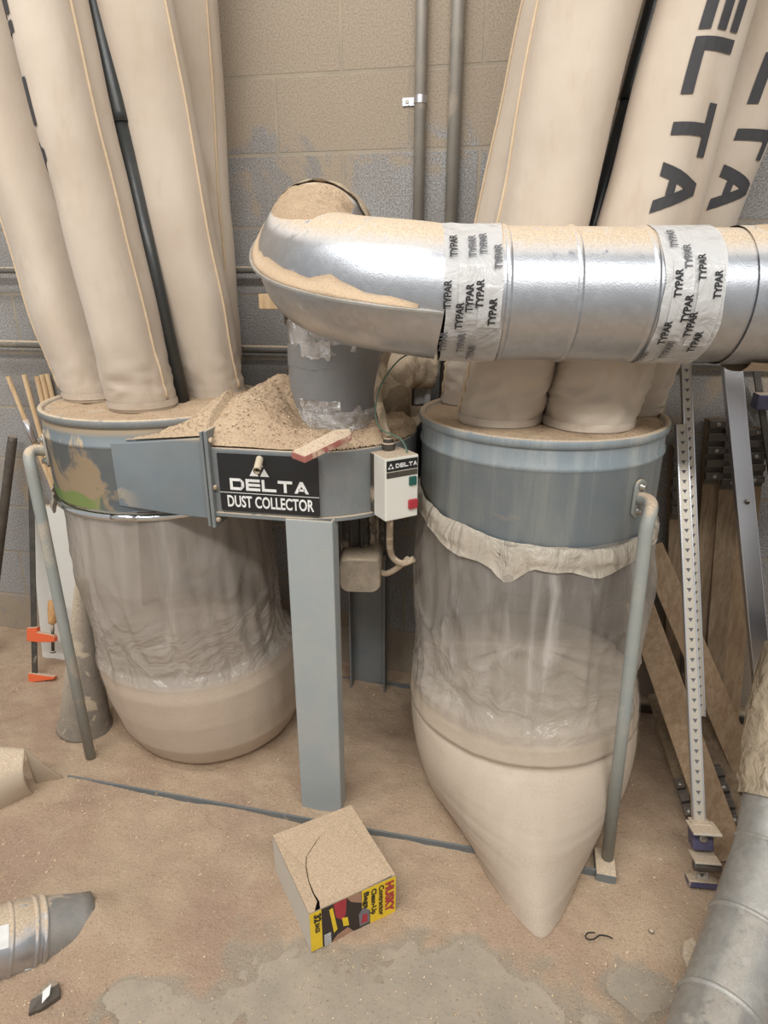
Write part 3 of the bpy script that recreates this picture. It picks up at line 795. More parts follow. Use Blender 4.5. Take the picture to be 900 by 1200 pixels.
# dust lying on the seam and over the elbow
m = MB(); secs = []
for i, (p, T, _, _) in enumerate(fr[2:-1]):
    o_ = (bn.cross(T)).normalized()
    if o_.dot(Vector((-.5, -.5, 0))) < 0: o_ = -o_
    up_ = bn if bn.z > 0 else -bn
    h = .014 + .016 * noise.noise(p * 16) + .006 * noise.noise(p * 45)
    h = max(.002, h) * min(1, (i + .3) / 11) + .0015
    an = .05 + .24 * min(1.2, h / .016); o2_ = (o_ * math.cos(an) + up_ * math.sin(an))
    secs.append([p + o_ * (DR - .002), p + o_ * (DR + .006 + min(.011, h)) + up_ * .0032, p + o_ * (DR + .006 + min(.006, h * .5)) + up_ * (.003 + h * .45), p + o2_ * (DR + .002) + up_ * h * .2])
m.rings(secs); s = m.build('dust_ridge', 'sawdust_fine', elb); s['kind'] = 'stuff'
# lip and torn wrap on top of the far elbow
m = MB(); fr2 = frames(el2)
def lip(u, v):
    i = 1 + v * 4; a = int(i); p = lerp(fr2[a][0], fr2[a + 1][0], i - a); T = fr2[a][1]; side = Vector((1, 0, 0)); up_ = side.cross(T).normalized()
    if up_.z < 0: up_ = -up_
    th = lerp(-1.0, 1.25, u); r = DR + .006 + .006 * noise.noise(Vector((u * 7, v * 5, 2)))
    return p + (up_ * math.cos(th) + side * math.sin(th)) * r + T * .01 * noise.noise(Vector((u * 9, 0, v)))
m.grid(lip, 30, 6); m.build('foil_wrap', 'wrap_plastic', du, solid=.0015)
m = MB()
def dcap(u, v):
    i = 14 + v * 12; a = min(int(i), 25); p = lerp(el1[a], el1[a + 1], i - a); T = fr[a][1]
    up_ = Vector((0, 0, 1)) - T * T.z; up_.normalize(); side = T.cross(up_)
    w = .55 + .35 * v; th = lerp(-w, w, u); e = min(1, 5 * u, 5 * (1 - u), 5 * v)
    return p + (up_ * math.cos(th) + side * math.sin(th)) * (DR + .001 + e * (.006 + .006 * noise.fractal(p * 20 + Vector((u * 5, 0, 0)), .9, 2, 3)))
m.grid(dcap, 36, 24); s = m.build('dust_crust', 'sawdust_chips', elb, fix=False); s['kind'] = 'stuff'
# inlet stub with foil and grey tape
m = MB(); stc = Vector((-.455, -.385, 0))
m.lathe([(.1215, 1.07), (.1215, 1.41)], stc, 64, (False, False)); stub = m.build('inlet_collar', 'galvanized_dull', du, solid=.001)
def tape_band(z0, z1, r, mat, name, wav=.006, seed=0, r1=None):
    m = MB(); n = 96; r1 = r if r1 is None else r1
    R4 = []
    for k in range(5):
        t = k / 4; R4.append([])
        for j in range(n):
            a = 2 * PI * j / n; d = Vector((math.cos(a), math.sin(a), 0)); w0 = wav * noise.noise(Vector((d.x * 2.5 + seed, d.y * 2.5, 1))) ; w1 = wav * noise.noise(Vector((d.x * 2.5 + seed, d.y * 2.5, 7)))
            z = lerp(z0 + w0, z1 + w1, t); rr = lerp(r, r1, t) + .002 * noise.noise(Vector((d.x * 8 + seed, d.y * 8, z * 30)))
            R4[-1].append(stc + d * rr + Vector((0, 0, z)))
    m.rings(R4, False, False); return m.build(name, mat, stub, solid=.0008)
tape_band(1.075, 1.165, .134, 'foil_tape', 'foil_tape', .006, 1, .1245)
tape_band(1.150, 1.262, .1255, 'duct_tape_grey', 'grey_tape', .004, 4)
tape_band(1.258, 1.318, .1262, 'duct_tape_grey', 'grey_tape', .006, 8)
tape_band(1.300, 1.375, .1255, 'foil_tape', 'foil_tape', .016, 9)
for (a0, a1, z0, z1, sd) in ((-125, -70, 1.150, 1.178, 3), (-118, -80, 1.285, 1.33, 5)):
    m = MB()
    def patch(u, v):
        a = R_(lerp(a0, a1, u)); z = lerp(z0, z1, v) + .010 * noise.noise(Vector((u * 6, v * 2, sd))) * (1 if v < .5 else .6)
        return stc + Vector((math.cos(a), math.sin(a), 0)) * .1275 + Vector((0, 0, z))
    m.grid(patch, 24, 4); m.build('foil_scrap', 'foil_tape', stub, solid=.0006)
# printed tape wrapped round the joints
def wrap_tape(x0, x1, words, seed, patches):
    fz = Vector((0, 0, 1)); fd = Vector((ax.y, -ax.x, 0)).normalized()   # fd faces the room
    def W(t, th, off): return P_a + ax * t + (fd * math.cos(th) + fz * math.sin(th)) * (DR + off)
    m = MB(); n = 96; rings = []
    for k in range(7):
        rings.append([W(lerp(x0, x1, k / 6) + .006 * noise.noise(Vector((math.cos(2 * PI * j / n) * 2 + seed, math.sin(2 * PI * j / n) * 2, k * .4))), 2 * PI * j / n, .0035 + .0022 * noise.noise(Vector((j * .21 + seed, k * .6, 0)))) for j in range(n)])
    m.rings(rings, False, False); tp = m.build('tape', 'tape_film', du, solid=.0006); tp['label'] = 'white printed house wrap tape'
    for (a, b, t0, t1) in patches:
        m = MB(); m.grid(lambda u, v: W(lerp(a, b, u), R_(lerp(t0, t1, v)) + .02 * noise.noise(Vector((u * 3, v, seed))), .0065 + .001 * noise.noise(Vector((u * 9, v * 9, seed)))), 12, 20); m.build('tape_end', 'tape_film', tp, solid=.0006)
    tv, fs = text2d('TYPAR', .0128, .035, .82); wd = twidth(tv)
    for (ink, lst) in words:
        for (tt, ths) in lst:          # text runs upward round the pipe
            m = MB(); m.add([W(tt - v[1], R_(ths) + v[0] / DR, .0082) for v in tv], fs); m.build('lettering', ink, tp, fix=False)
def th_of(py, yc=346, r=74.): return math.degrees(math.asin(max(-.98, min(.98, (yc - py) / r))))
wrap_tape(t_of(522), t_of(592), [
    ('ink_black', [(t_of(536), th_of(309)), (t_of(529), th_of(358)), (t_of(544), th_of(378)), (t_of(555), th_of(361)), (t_of(567), th_of(357)), (t_of(583), th_of(374))]),
    ('ink_grey', [(t_of(558), th_of(309)), (t_of(571), th_of(306)), (t_of(588), th_of(320)), (t_of(527), th_of(402)), (t_of(549), th_of(403)), (t_of(563), th_of(412))])], 2, [(t_of(562), t_of(589), -24, 8), (t_of(538), t_of(566), -5, 24)])
wrap_tape(t_of(778), t_of(852), [
    ('ink_black', [(t_of(798), th_of(345)), (t_of(812), th_of(369)), (t_of(825), th_of(329)), (t_of(844), th_of(346)), (t_of(821), th_of(384)), (t_of(835), th_of(400)), (t_of(794), th_of(392))]),
    ('ink_grey', [(t_of(809), th_of(318)), (t_of(806), th_of(408)), (t_of(781), th_of(415)), (t_of(795), th_of(298))])], 5, [(t_of(818), t_of(846), -40, 25), (t_of(788), t_of(812), -35, 30)])
# right hand section: pipe end, dusty wrap, elbow down
Q0 = P_a + ax * .55; hdir = ax
Q1 = Vector((.96, -.60, 1.20))
el3 = [Q0, Q0 + hdir * .05] + bez(Q0 + hdir * .10, Q0 + hdir * .26, Q1 + Vector((0, 0, .16)), Q1, 20)
m = MB(); m.tube(el3, [DR + .004] * len(el3), 64, False); e3 = m.build('elbow', 'galvanized', du, solid=.001)
m = MB()
def wrapf(u, v):
    i = 1 + v * 14; a = int(i); p = lerp(el3[a], el3[a + 1], i - a); T = (el3[a + 1] - el3[a]).normalized()
    f_ = Vector((T.y, -T.x, 0)).normalized(); g_ = T.cross(f_); 
    if g_.z < 0: g_ = -g_
    th = R_(lerp(-165, -62, u)); sag = .012 * math.sin(PI * u) + .008 * noise.noise(Vector((u * 4, v * 5, 3)))
    return p + (f_ * math.cos(th) + g_ * math.sin(th)) * (DR + .010 + sag)
m.grid(wrapf, 28, 20); m.build('plastic_wrap', 'wrap_plastic', e3, solid=.0012)
m = MB()
def dust3(u, v):
    i = .5 + v * 10; a = int(i); p = lerp(el3[a], el3[a + 1], i - a); T = (el3[a + 1] - el3[a]).normalized(); up_ = Vector((0, 0, 1)) - T * T.z; up_.normalize(); side = T.cross(up_)
    th = lerp(-.75, .75, u); e = min(1, 5 * u, 5 * (1 - u), 4 * v + .2)
    return p + (up_ * math.cos(th) + side * math.sin(th)) * (DR + .003 + e * (.006 + .005 * noise.fractal(p * 18 + Vector((u * 4, 0, 0)), .9, 2, 3)))
m.grid(dust3, 24, 16); s = m.build('dust_crust', 'sawdust_fine', e3, fix=False); s['kind'] = 'stuff'
# down pipe outside the view, then a gored elbow running to the floor in front
Q2 = at(952, 770, z=.55)
m = MB(); m.tube([Q1, lerp(Q1, Q2, .5), Q2], [DR, .115, .10], 48, False); m.build('pipe', 'galvanized_dull', du, solid=.001)
fd0 = at(848, 1195, z=.075); fd1 = at(905, 1010, z=.20)
gp = [Q2, at(934, 850, z=.425), at(920, 930, z=.31), at(908, 1000, z=.215), at(880, 1090, z=.135), at(845, 1190, z=.085), at(800, 1330, z=.083)]
gr_ = [.10, .095, .086, .083, .083, .081, .081]
for i in range(len(gp) - 1):
    m = MB(); m.tube([gp[i], lerp(gp[i], gp[i + 1], .5), gp[i + 1]], [gr_[i], (gr_[i] + gr_[i + 1]) / 2, gr_[i + 1]], 48, False); g_ = m.build('elbow_gore', 'galvanized_dull', du, solid=.001)
    if i >= 1:
        d = (gp[i + 1] - gp[i - 1]).normalized() if i else Vector((0, 0, -1)); m = MB(); m.tube([gp[i] + d * k for k in (-.007, -.003, 0, .003, .007)], [gr_[i] + .001, gr_[i] + .005, gr_[i] + .006, gr_[i] + .005, gr_[i] + .001], 48, False); m.build('bead', 'galvanized_dull', g_)
m = MB(); m.tube(smooth_path([gp[0], gp[1], lerp(gp[1], gp[2], .5), gp[2], lerp(gp[2], gp[3], .25)], 4), [.112] * 5 + [.110] * 4 + [.104] * 4 + [.094] * 4, 48, False, wob=.08); m.build('plastic_wrap', 'wrap_plastic', du)

# ------------------------------------------------------------------ plastic collection bags
def sack(tab, z_hi, z_lo, tipdir, wr, seed, nz=170, n=200, off=0):
    """tab rows: z, cx, cy, R, tip, wrinkle"""
    out = []
    for i in range(nz + 1):
        z = lerp(z_hi, z_lo, i / nz); cx, cy, R, tip, wk = interp(tab, z); ring = []
        for j in range(n):
            a = 2 * PI * j / n; w = max(0, math.cos(a - tipdir)) ** (3 + 1.6 * tip)
            r = R
            if tip > .004:         # pointed front corner: outline of a circle and a point joined by straight edges
                D = R * (1 + tip); al = math.acos(R / D); da = abs((a - tipdir + PI) % (2 * PI) - PI)
                hf = lambda d_: (R / math.cos(al - d_) - R if d_ < al else 0)
                e1 = hf(math.hypot(da, .07)) / max(1e-6, hf(.07)) if al > .08 else 0
                k = min(1, max(0, 1.05 - z / .27)); r = R + (D - R) * lerp(math.exp(-(da / .80) ** 2), e1, k)
            r += off + (.0045 * max(0, math.cos(a)) * max(0, 1 - z / .24) * noise.noise(Vector((a * 1.3 + seed, 2, z * 75))) if tip > .01 else 0)
            q = Vector((math.sin(a) * 2.0, -math.cos(a) * 2.0, z * 1.3 + seed)); 
            cr = lambda f, zz_, o: max(0, 1 - abs(noise.noise(Vector((q.x * f + o, q.y * f, z * zz_ + seed)))) * 7) ** 2
            r += wk * wr * .16 * (cr(.9, 1.6, 0) + .8 * cr(1.3, 4.5, 9) - .6 * cr(1.1, 2.6, 21))
            r += wk * wr * (.55 * noise.noise(q * 1.6) + .45 * abs(noise.noise(Vector((q.x * 3.2, q.y * 3.2, z * 2.2 + seed)))) + .25 * noise.noise(Vector((q.x * 5, q.y * 5, z * 7))))
            ring.append(Vector((cx + r * math.sin(a), cy - r * math.cos(a), z)))
        out.append(ring)
    return out
def lowrow(z):
    q = 1 - z / .298; D = .334 + .200 * q ** .85; R = .334 - .066 * q ** 2.2
    return (z, lerp(.112, .125, q), lerp(-.44, -.47, q), R, D / R - 1, .08)
tabR = [lowrow(k * .298 / 24) for k in range(24)] + [(.298, .112, -.44, .334, 0, .1), (.306, .111, -.44, .324, 0, .15), (.316, .111, -.44, .336, 0, .12), (.36, .110, -.435, .333, 0, .2), (.40, .108, -.43, .322, 0, .6), (.435, .107, -.42, .312, 0, 1), (.55, .107, -.41, .316, 0, 1), (.78, .105, -.395, .320, 0, .8), (.84, .103, -.39, .318, 0, .5), (.895, .101, -.39, .316, 0, .15)]
cbR = thing('dust_collection_bag', (.12, -.47, 0), 'bulging clear plastic bag of sawdust under the right drum, pointed corner forward', 'bag', 'plastic bags under the collector drums')
m = MB(); m.rings(sack(tabR, .895, .004, R_(5), .045, 3), False, True); m.build('plastic_bag', 'bag_plastic_right', cbR)
m = MB()
rg = sack(tabR, .395, .006, R_(5), .045, 3, 60, off=-.0045)
c0 = Vector((.103, -.42, 0)); topz = [(.86, .405), (.55, .42), (.3, .44), (.05, .45)]
pre = [[Vector((lerp(c0.x, p.x, k), lerp(c0.y, p.y, k), z + .01 * noise.noise(p * 8))) for p in rg[0]] for k, z in topz[::-1]]
m.rings(pre + rg, True, True); s = m.build('sawdust_fill', 'bag_fill', cbR); s['label'] = 'packed tan sawdust inside the bag'
# rolled collar of film over the drum edge
m = MB(); n = 120; rings = []
for k in range(9):
    v = k / 8; ring = []
    for j in range(n):
        a = 2 * PI * j / n; aa = (a + PI) % (2 * PI) - PI
        ztop = .913 - .022 * math.cos(aa - .75) + .028 * math.exp(-((aa + 1.35) / .5) ** 2) + .010 * noise.noise(Vector((math.sin(a) * 3, math.cos(a) * 3, 1)))
        dip = .055 * math.exp(-((aa + .18) / .13) ** 2) + .02 * math.exp(-((aa - .5) / .4) ** 2) + .035 * math.exp(-((aa + .6) / .3) ** 2)
        zbt = ztop - .042 - dip - .012 * noise.noise(Vector((math.sin(a) * 4, math.cos(a) * 4, 8)))
        z = lerp(ztop, zbt, v); r = RD + .004 + .006 * math.sin(PI * min(1, v * 1.2)) ** .7 + .013 * v + .004 * noise.noise(Vector((aa * 14, 3, z * 22 + aa * 5))) + .006 * noise.noise(Vector((math.sin(a) * 6, math.cos(a) * 6, z * 60)))
        ring.append(Vector((CR.x + r * math.sin(a), CR.y - r * math.cos(a), z)))
    rings.append(ring)
m.rings(rings, False, False); m.build('collar', 'collar_plastic', cbR, solid=.0015)

tabL = [(.0, -.935, -.345, .255, 0, .1), (.03, -.935, -.345, .285, 0, .1), (.10, -.937, -.35, .315, 0, .12), (.20, -.944, -.36, .327, 0, .12), (.30, -.952, -.37, .328, 0, .15), (.345, -.960, -.375, .320, 0, .3), (.375, -.97, -.38, .298, 0, .8), (.45, -.975, -.39, .290, 0, 1), (.65, -.985, -.40, .300, 0, 1), (.82, -.983, -.395, .297, 0, .6), (.90, -.986, -.39, .303, 0, .1)]
cbL = thing('dust_collection_bag', (-.96, -.36, 0), 'half full clear plastic bag of sawdust under the left drum', 'bag', 'plastic bags under the collector drums')
m = MB(); m.rings(sack(tabL, .90, .004, 0, .028, 11), False, True); m.build('plastic_bag', 'bag_plastic', cbL)
m = MB(); rg = sack(tabL, .350, .006, 0, .028, 11, 50, off=-.0045); c0 = Vector((-.965, -.37, 0))
pre = [[Vector((lerp(c0.x, p.x, k), lerp(c0.y, p.y, k), z + .012 * noise.noise(p * 7))) for p in rg[0]] for k, z in ((.05, .44), (.3, .42), (.6, .39), (.85, .362))]
m.rings(pre + rg, True, True); s = m.build('sawdust_fill', 'bag_fill', cbL); s['label'] = 'packed tan sawdust inside the bag'
m = MB()
def flap(u, v):
    a = R_(lerp(-74, -44, u)); r = RD + .006 + .012 * v + .006 * noise.noise(Vector((u * 4, v * 3, 2)))
    return Vector((CL.x + r * math.sin(a), CL.y - r * math.cos(a), .915 - v * (.045 + .045 * math.sin(PI * min(1, u * 1.3)))))
m.grid(flap, 16, 10); m.build('collar_flap', 'collar_plastic', cbL, solid=.0012)

# ------------------------------------------------------------------ carton of bags
F0 = Vector((-.356, -1.117, .0)); Rr = Vector((-.180, -.983, .0)); Lf = F0 + Vector((-.155, .190, 0)); H = .122
u_ = (Rr - F0); wB = u_.length; u_.normalize(); v_ = (Lf - F0); dB = v_.length; v_.normalize()
zb0 = .006
cart = thing('carton', F0 + (Rr - F0) * .5 + (Lf - F0) * .5 + Vector((0, 0, zb0)), 'dusty yellow and brown cardboard carton of contractor bags on the floor', 'box')
def BX(a, b, z): return F0 + u_ * (a * wB) + v_ * (b * dB) + Vector((0, 0, zb0 + z))
m = MB(); m.add([BX(0, 0, 0), BX(1, 0, 0), BX(1, 1, 0), BX(0, 1, 0), BX(0, 0, H), BX(1, 0, H), BX(1, 1, H), BX(0, 1, H)], [(0, 3, 2, 1), (0, 1, 5, 4), (1, 2, 6, 5), (2, 3, 7, 6), (3, 0, 4, 7)], True)
m.build('carton_body', 'cardboard_side', cart, solid=.002)
tear = [(.10, 0), (.155, .10), (.14, .20), (.145, .34), (.19, .50), (.24, .60), (.36, .68), (.47, .76), (.62, .80)]
def top_h(a, b): return H + .001 - .010 * bump2(a, b, .45, .4, .35, .35) + .003 * noise.noise(Vector((a * 5, b * 5, 1)))
def toppoly(poly, dz=lambda a, b: 0):
    m.add([BX(a, b, top_h(a, b) + dz(a, b)) for a, b in poly], [tuple(range(len(poly)))], True)
m = MB()
g = .008
# flap left of the tear and far edge
outer = [(0, 0), (.060, 0), (.128, .09), (.126, .2)] + [(a - g * .5, b) for a, b in tear[3:5]] + [(.236, .605), (.355, .688), (.468, .768), (.62, .806), (.845, .79), (.958, .0), (1, 0), (1, 1), (0, 1)]
toppoly(outer)
m.build('lid', 'cardboard', cart, smooth=False, solid=.002)
m = MB()
inner = [(.125, 0)] + [(a + g * .5, b - (.0 if b < .5 else .004)) for a, b in tear[1:]] + [(.84, .79), (.955, 0)]
toppoly(inner, lambda a, b: .004 - .010 * (1 - b) * bump2(a, b, .1, .1, .3, .3))
m.build('flap', 'cardboard', cart, smooth=False, solid=.002)
m = MB(); m.add([BX(a, b, H - .022) for a, b in ((.02, .02), (.98, .02), (.98, .98), (.02, .98))], [(0, 1, 2, 3)], True); m.build('inside_shade', 'shade_black', cart, smooth=False)  # black sheet under the lid paints the shade seen through the tear
# printed front face: coordinates s across (0..1), t up (0..1)
def PF(s_, t_, off=.0008): return F0 + u_ * (s_ * wB) + Vector((0, 0, zb0 + t_ * H)) - v_ * (off + .001)
def fquad(name, poly, mat, off):
    m = MB(); m.add([PF(a, b, off) for a, b in poly], [tuple(range(len(poly)))], True); return m.build(name, mat, cart, smooth=False, fix=False)
fr_ = fquad('print_panel', [(0, 0), (1, 0), (1, 1), (0, 1)], 'yellow_print', .0008); fr_['label'] = 'yellow printed front'
m = MB()
def fq(poly, mat, off): m.use(mat); m.add([PF(a, b, off) for a, b in poly], [tuple(range(len(poly)))], True)
fq([(.13, 0), (.685, 0), (.685, .40), (.59, .45), (.59, 1), (.13, 1)], 'photo_dark', .0012)
fq([(.22, .0), (.50, .0), (.42, .22), (.30, .15)], 'photo_skin', .0015)
fq([(.42, 1), (.585, 1), (.585, .70), (.52, .78), (.46, .86)], 'photo_skin', .0015)
fq([(.56, .08), (.68, .08), (.675, .42), (.60, .56), (.55, .40)], 'photo_grey', .0015)
fq([(.575, .14), (.655, .13), (.65, .34), (.60, .38)], 'red_print', .0018)
fq([(.265, 1), (.415, 1), (.40, .58), (.36, .48), (.29, .62)], 'red_print', .0016)
fq([(.355, .54), (.42, .50), (.435, .26), (.37, .30)], 'yellow_print', .0019)
fq([(.215, .90), (.255, .92), (.30, .30), (.26, .24)], 'yellow_print', .0018)
fq([(.15, .0), (.225, .0), (.225, .30), (.15, .30)], 'label_white', .0018)
for k in range(6): fq([(.153, .03 + k * .045), (.222, .03 + k * .045), (.222, .045 + k * .045), (.153, .045 + k * .045)], 'ink_black', .0022)
m.build('printed_picture', None, cart, smooth=False, fix=False)
def vtext(txt, h, s0, t0, length, mat, bold=.03, off=.0024):
    """lettering that reads downward, tops of letters toward the right"""
    tv, fs = text2d(txt, h, bold); k = length / twidth(tv); m = MB()
    m.add([PF(s0 + v[1] / wB, t0 - v[0] * k / H, off) for v in tv], fs, True); return m.build('lettering', mat, cart, smooth=False, fix=False)
vtext('HUSKY', .021, .875, .93, .098, 'red_print', .05)
vtext('Contractor', .0125, .795, .93, .098, 'ink_black', .035)
vtext('Clean-Up', .0125, .705, .93, .083, 'ink_black', .035)
vtext('Bags', .0125, .615, .93, .052, 'ink_black', .035)
vtext('32', .0155, .05, .93, .026, 'ink_black', .05)
vtext('BAGS', .010, .057, .69, .029, 'ink_black', .04)

# ------------------------------------------------------------------ pipes and conduits on the wall
for px_, nm, lab_ in ((492, .0165, 'left one of two vertical metal conduits on the block wall, held by a strap'), (532, .0185, 'right one of two vertical metal conduits on the block wall')):
    A = at(px_, 150, Y=-.02); m = MB(); m.tube([(A.x, -.021, 1.03), (A.x, -.021, 3.6)], nm, 20)
    o = m.build('conduit', 'conduit_metal', loc=(A.x, -.02, 1.03)); tag(o, lab_, 'conduit')
    if px_ == 492:
        B = at(490, 116, Y=-.03); m = MB()
        m.rings([[Vector((A.x + .0185 * math.cos(a), -.021 + .0185 * math.sin(a), B.z + dz)) for a in [2 * PI * k / 24 for k in range(24)]] for dz in (-.010, .010)], False, False)
        m.box((A.x - .034, -.003, B.z), (.04, .004, .02)); st = m.build('strap', 'aluminium', o, loc=(A.x, -.02, 1.03))
        m = MB(); m.lathe([(.005, 0), (.005, .003)], (A.x - .04, -.005, B.z), 10, M=Matrix.Rotation(R_(90), 3, 'X')); m.build('screw', 'bolt_metal', st)
for z, r, lab_ in ((1.500, .0105, 'upper horizontal grey pipe along the block wall behind the bags'), (1.255, .013, 'lower horizontal dark pipe along the block wall behind the duct')):
    m = MB(); m.tube([(-4.5, -.055, z), (-.5, -.055, z), (3.5, -.055, z)], r, 16); o = m.build('wall_pipe', 'pipe_grey', loc=(-.5, -.055, z)); tag(o, lab_, 'pipe')
    for x in (-3, -1.3, .9, 2.4):
        m = MB(); m.box((x, -.03, z), (.025, .06, .035)); m.build('bracket', 'dark_steel', o, bevel=.002)
m = MB(); m.tube([(.30, -.085, .05), (3.5, -.085, .05)], .022, 16); o = m.build('floor_pipe', 'dark_steel', loc=(1, -.085, .03)); tag(o, 'black pipe lying along the foot of the wall behind the boards', 'pipe')
# dust caked hose end behind the inlet collar
m = MB(); hp = [at(505, 430, Y=-.10), at(485, 430, Y=-.13), at(466, 434, Y=-.20), at(456, 452, Y=-.27)]
m.tube(smooth_path(hp, 5) + [Vector((hp[-1].x, hp[-1].y, 1.08))], .066, 28, True, wob=.10); o = m.build('hose', 'caked', loc=hp[1]); tag(o, 'dust caked taped hose behind the inlet collar of the blower', 'hose')
m = MB(); a_ = at(497, 440, Y=-.06)
m.grid(lambda u, v: Vector((a_.x + (u - .5) * .05 + .01 * v, -.10 - .02 * noise.noise(Vector((u * 3, v * 4, 0))), 1.10 + v * .24)), 6, 14); m.build('plastic_sheet', 'tape_film', o, solid=.001)
# wooden blocks on the wall pipe behind the elbow
A = at(322, 353, Y=-.30); m = MB(); m.box(A + Vector((.06, .06, 0)), (.17, .20, .04), Matrix.Rotation(R_(-8), 3, 'Z')); wb = m.build('wood_block', 'wood_pale', loc=A, bevel=.002); tag(wb, 'pale wooden block wedged under the duct elbow on its left', 'wood block')
m = MB(); B = at(336, 371, Y=-.27); m.box(B + Vector((.012, .05, .0)), (.03, .10, .045), Matrix.Rotation(R_(-8), 3, 'Z')); m.box((A.x + .08, A.y + .12, A.z - .17), (.03, .05, .30)); m.build('block_leg', 'wood_grey', wb, bevel=.002)

# ------------------------------------------------------------------ left: clamp, panel, dowels, cone, bars
zf = lambda px, py, z=0: at(px, py, z=z)
jb = zf(41, 797, .012); tp_ = at(36, 540, Y=-.03)
fc = thing('bar_clamp', jb, 'orange jawed bar clamp with wooden handle leaning on the left wall', 'clamp')
m = MB(); m.bar(jb, tp_, .022, .007); m.build('bar', 'dark_steel', fc, bevel=.001)
ud = (tp_ - jb).normalized(); rd = Vector((1, .05, 0)).normalized(); fn = rd.cross(ud).normalized()
def slab(m, c, poly, th):
    P = []
    for o_ in (-th / 2, th / 2): P += [c + rd * a + ud * b + fn * o_ for a, b in poly]
    n = len(poly); m.add(P, [tuple(range(n))[::-1], tuple(range(n, 2 * n))] + [(i, (i + 1) % n, n + (i + 1) % n, n + i) for i in range(n)], True)
m = MB(); slab(m, jb, [(-.022, -.010), (.085, .012), (.088, .024), (-.022, .030)], .020); m.build('fixed_jaw', 'clamp_orange', fc, bevel=.003)
jm = jb + ud * .165
m = MB(); slab(m, jm, [(-.024, -.012), (-.024, .040), (.020, .046), (.020, .026), (.085, .020), (.092, .010), (.092, -.008), (.018, -.014)], .022); sj = m.build('sliding_jaw', 'clamp_orange', fc, bevel=.003)
s0 = jm + rd * .078
m = MB(); m.tube([s0 - ud * .045, s0 + ud * .075], .006, 12); m.tube([s0 - ud * .052, s0 - ud * .045], [.010, .008], 12); m.build('screw', 'dark_steel', sj)
m = MB(); m.tube([s0 + ud * k for k in (.060, .063, .075, .12, .148, .152)], [.010, .0145, .0155, .0165, .015, .010], 16); m.build('handle', 'wood_handle', sj)
# white panel
TL = at(37, 590, Y=-.045); BL = Vector((TL.x + .005, -.15, .015)); wv = Vector((.46, .0, 0))
m = MB(); nrm_ = Vector((0, -1, -.15)).normalized() * .014
P = [BL, BL + wv, TL + wv, TL]; m.add(P + [p + nrm_ for p in P], [(0, 1, 2, 3), (7, 6, 5, 4), (0, 4, 5, 1), (1, 5, 6, 2), (2, 6, 7, 3), (3, 7, 4, 0)], True)
tag(m.build('panel', 'white_panel', loc=BL, bevel=.001), 'white board leaning on the wall behind the left drum', 'board')
# dowels
dws = [((9, 441), (57, 570), -.05, 'thin wooden stick with a silver sleeve leaning left of the drum, leftmost of the sticks', True), ((28, 439), (62, 575), -.04, 'thin plain wooden stick leaning left of the drum, second stick from the left', False), ((43, 441), (74, 585), -.03, 'thin wooden stick close beside the left drum, third stick from the left', False), ((49, 439), (80, 585), -.025, 'thin wooden stick close beside the left drum, fourth stick from the left', False), ((55, 438), (88, 585), -.02, 'thin wooden stick touching the back of the left drum, rightmost of the sticks', False)]
for a, b, Y, lb, sl in dws:
    A = at(*a, Y=Y); B = at(*b, Y=Y - .01); d = B - A; Bt = A + d * ((A.z - .02) / -d.z); Bt.y = -.028 if not sl else -.03
    o = thing('dowel', Bt, lb, 'stick', 'wooden sticks beside the left drum')
    m = MB(); m.tube([Bt, A], .0085 if not sl else .008, 12); m.build('shaft', 'wood_pale', o)
    if sl:
        q0 = at(27, 492, Y=Y - .002); q1 = at(35, 519, Y=Y - .002); t0 = (A.z - q0.z) / (A.z - Bt.z); t1 = (A.z - q1.z) / (A.z - Bt.z)
        m = MB(); m.tube([lerp(A, Bt, t0), lerp(A, Bt, t1)], .011, 14); m.build('sleeve', 'aluminium', o)
# dark bar leaning at the frame edge
A = at(15, 512, Y=-.05); B = at(-8, 700, Y=-.16); d = B - A; Bt = A + d * ((A.z - .01) / -d.z)
m = MB(); m.tube([Bt, lerp(Bt, A, .98), A], [.017, .017, .016], 20); o = m.build('steel_pipe', 'black_plastic', loc=Bt); tag(o, 'black pipe leaning on the wall at the left edge of the photo', 'pipe')
# fibre cone
cbp = zf(101, 856); tipv = Vector((cbp.x + .075, cbp.y + .02, .55)); axv = tipv - cbp
Mx = axv.to_track_quat('Z', 'Y').to_matrix(); Ln = axv.length
m = MB(); m.lathe([(.088, .0), (.090, .004), (.088, .012), (.082, .018), (.020, Ln), (.012, Ln + .002)], cbp + Vector((0, 0, .02)), 48, (True, True), Mx)
tag(m.build('funnel', 'cone_dark', loc=cbp), 'dark dust-spotted cone-shaped funnel standing upside down beside the left plastic bag', 'funnel')
# paper
pa = zf(-60, 985); pb = zf(43, 936)
m = MB()
def pap(u, v):
    base = lerp(pa, pb, u); a = v * 1.15
    top = Vector((lerp(-1.46, -1.325, u), lerp(-.82, -.80, u), lerp(.165, .155, u)))
    p = lerp(base, top, v); return p + Vector((.02, -.045, .02)) * math.sin(PI * v) * (.6 + .4 * u) + Vector((0, 0, .014))
m.grid(pap, 20, 16)
sh = m.build('paper_sheet', 'paper', loc=pb, solid=.003); tag(sh, 'curled sheet of tan paper on the floor at the left edge', 'paper')
tpx = pap(1, 1)
m = MB(); c1 = zf(78, 914, .016); c2 = zf(43, 921, .016)
def tri(u, v): p = lerp(lerp(tpx, c2, v), lerp(tpx, c1, v), u); return p + Vector((.004, -.006, .004)) * math.sin(PI * v) * 1.5
m.grid(tri, 8, 12); m.build('folded_corner', 'paper', sh, solid=.003)
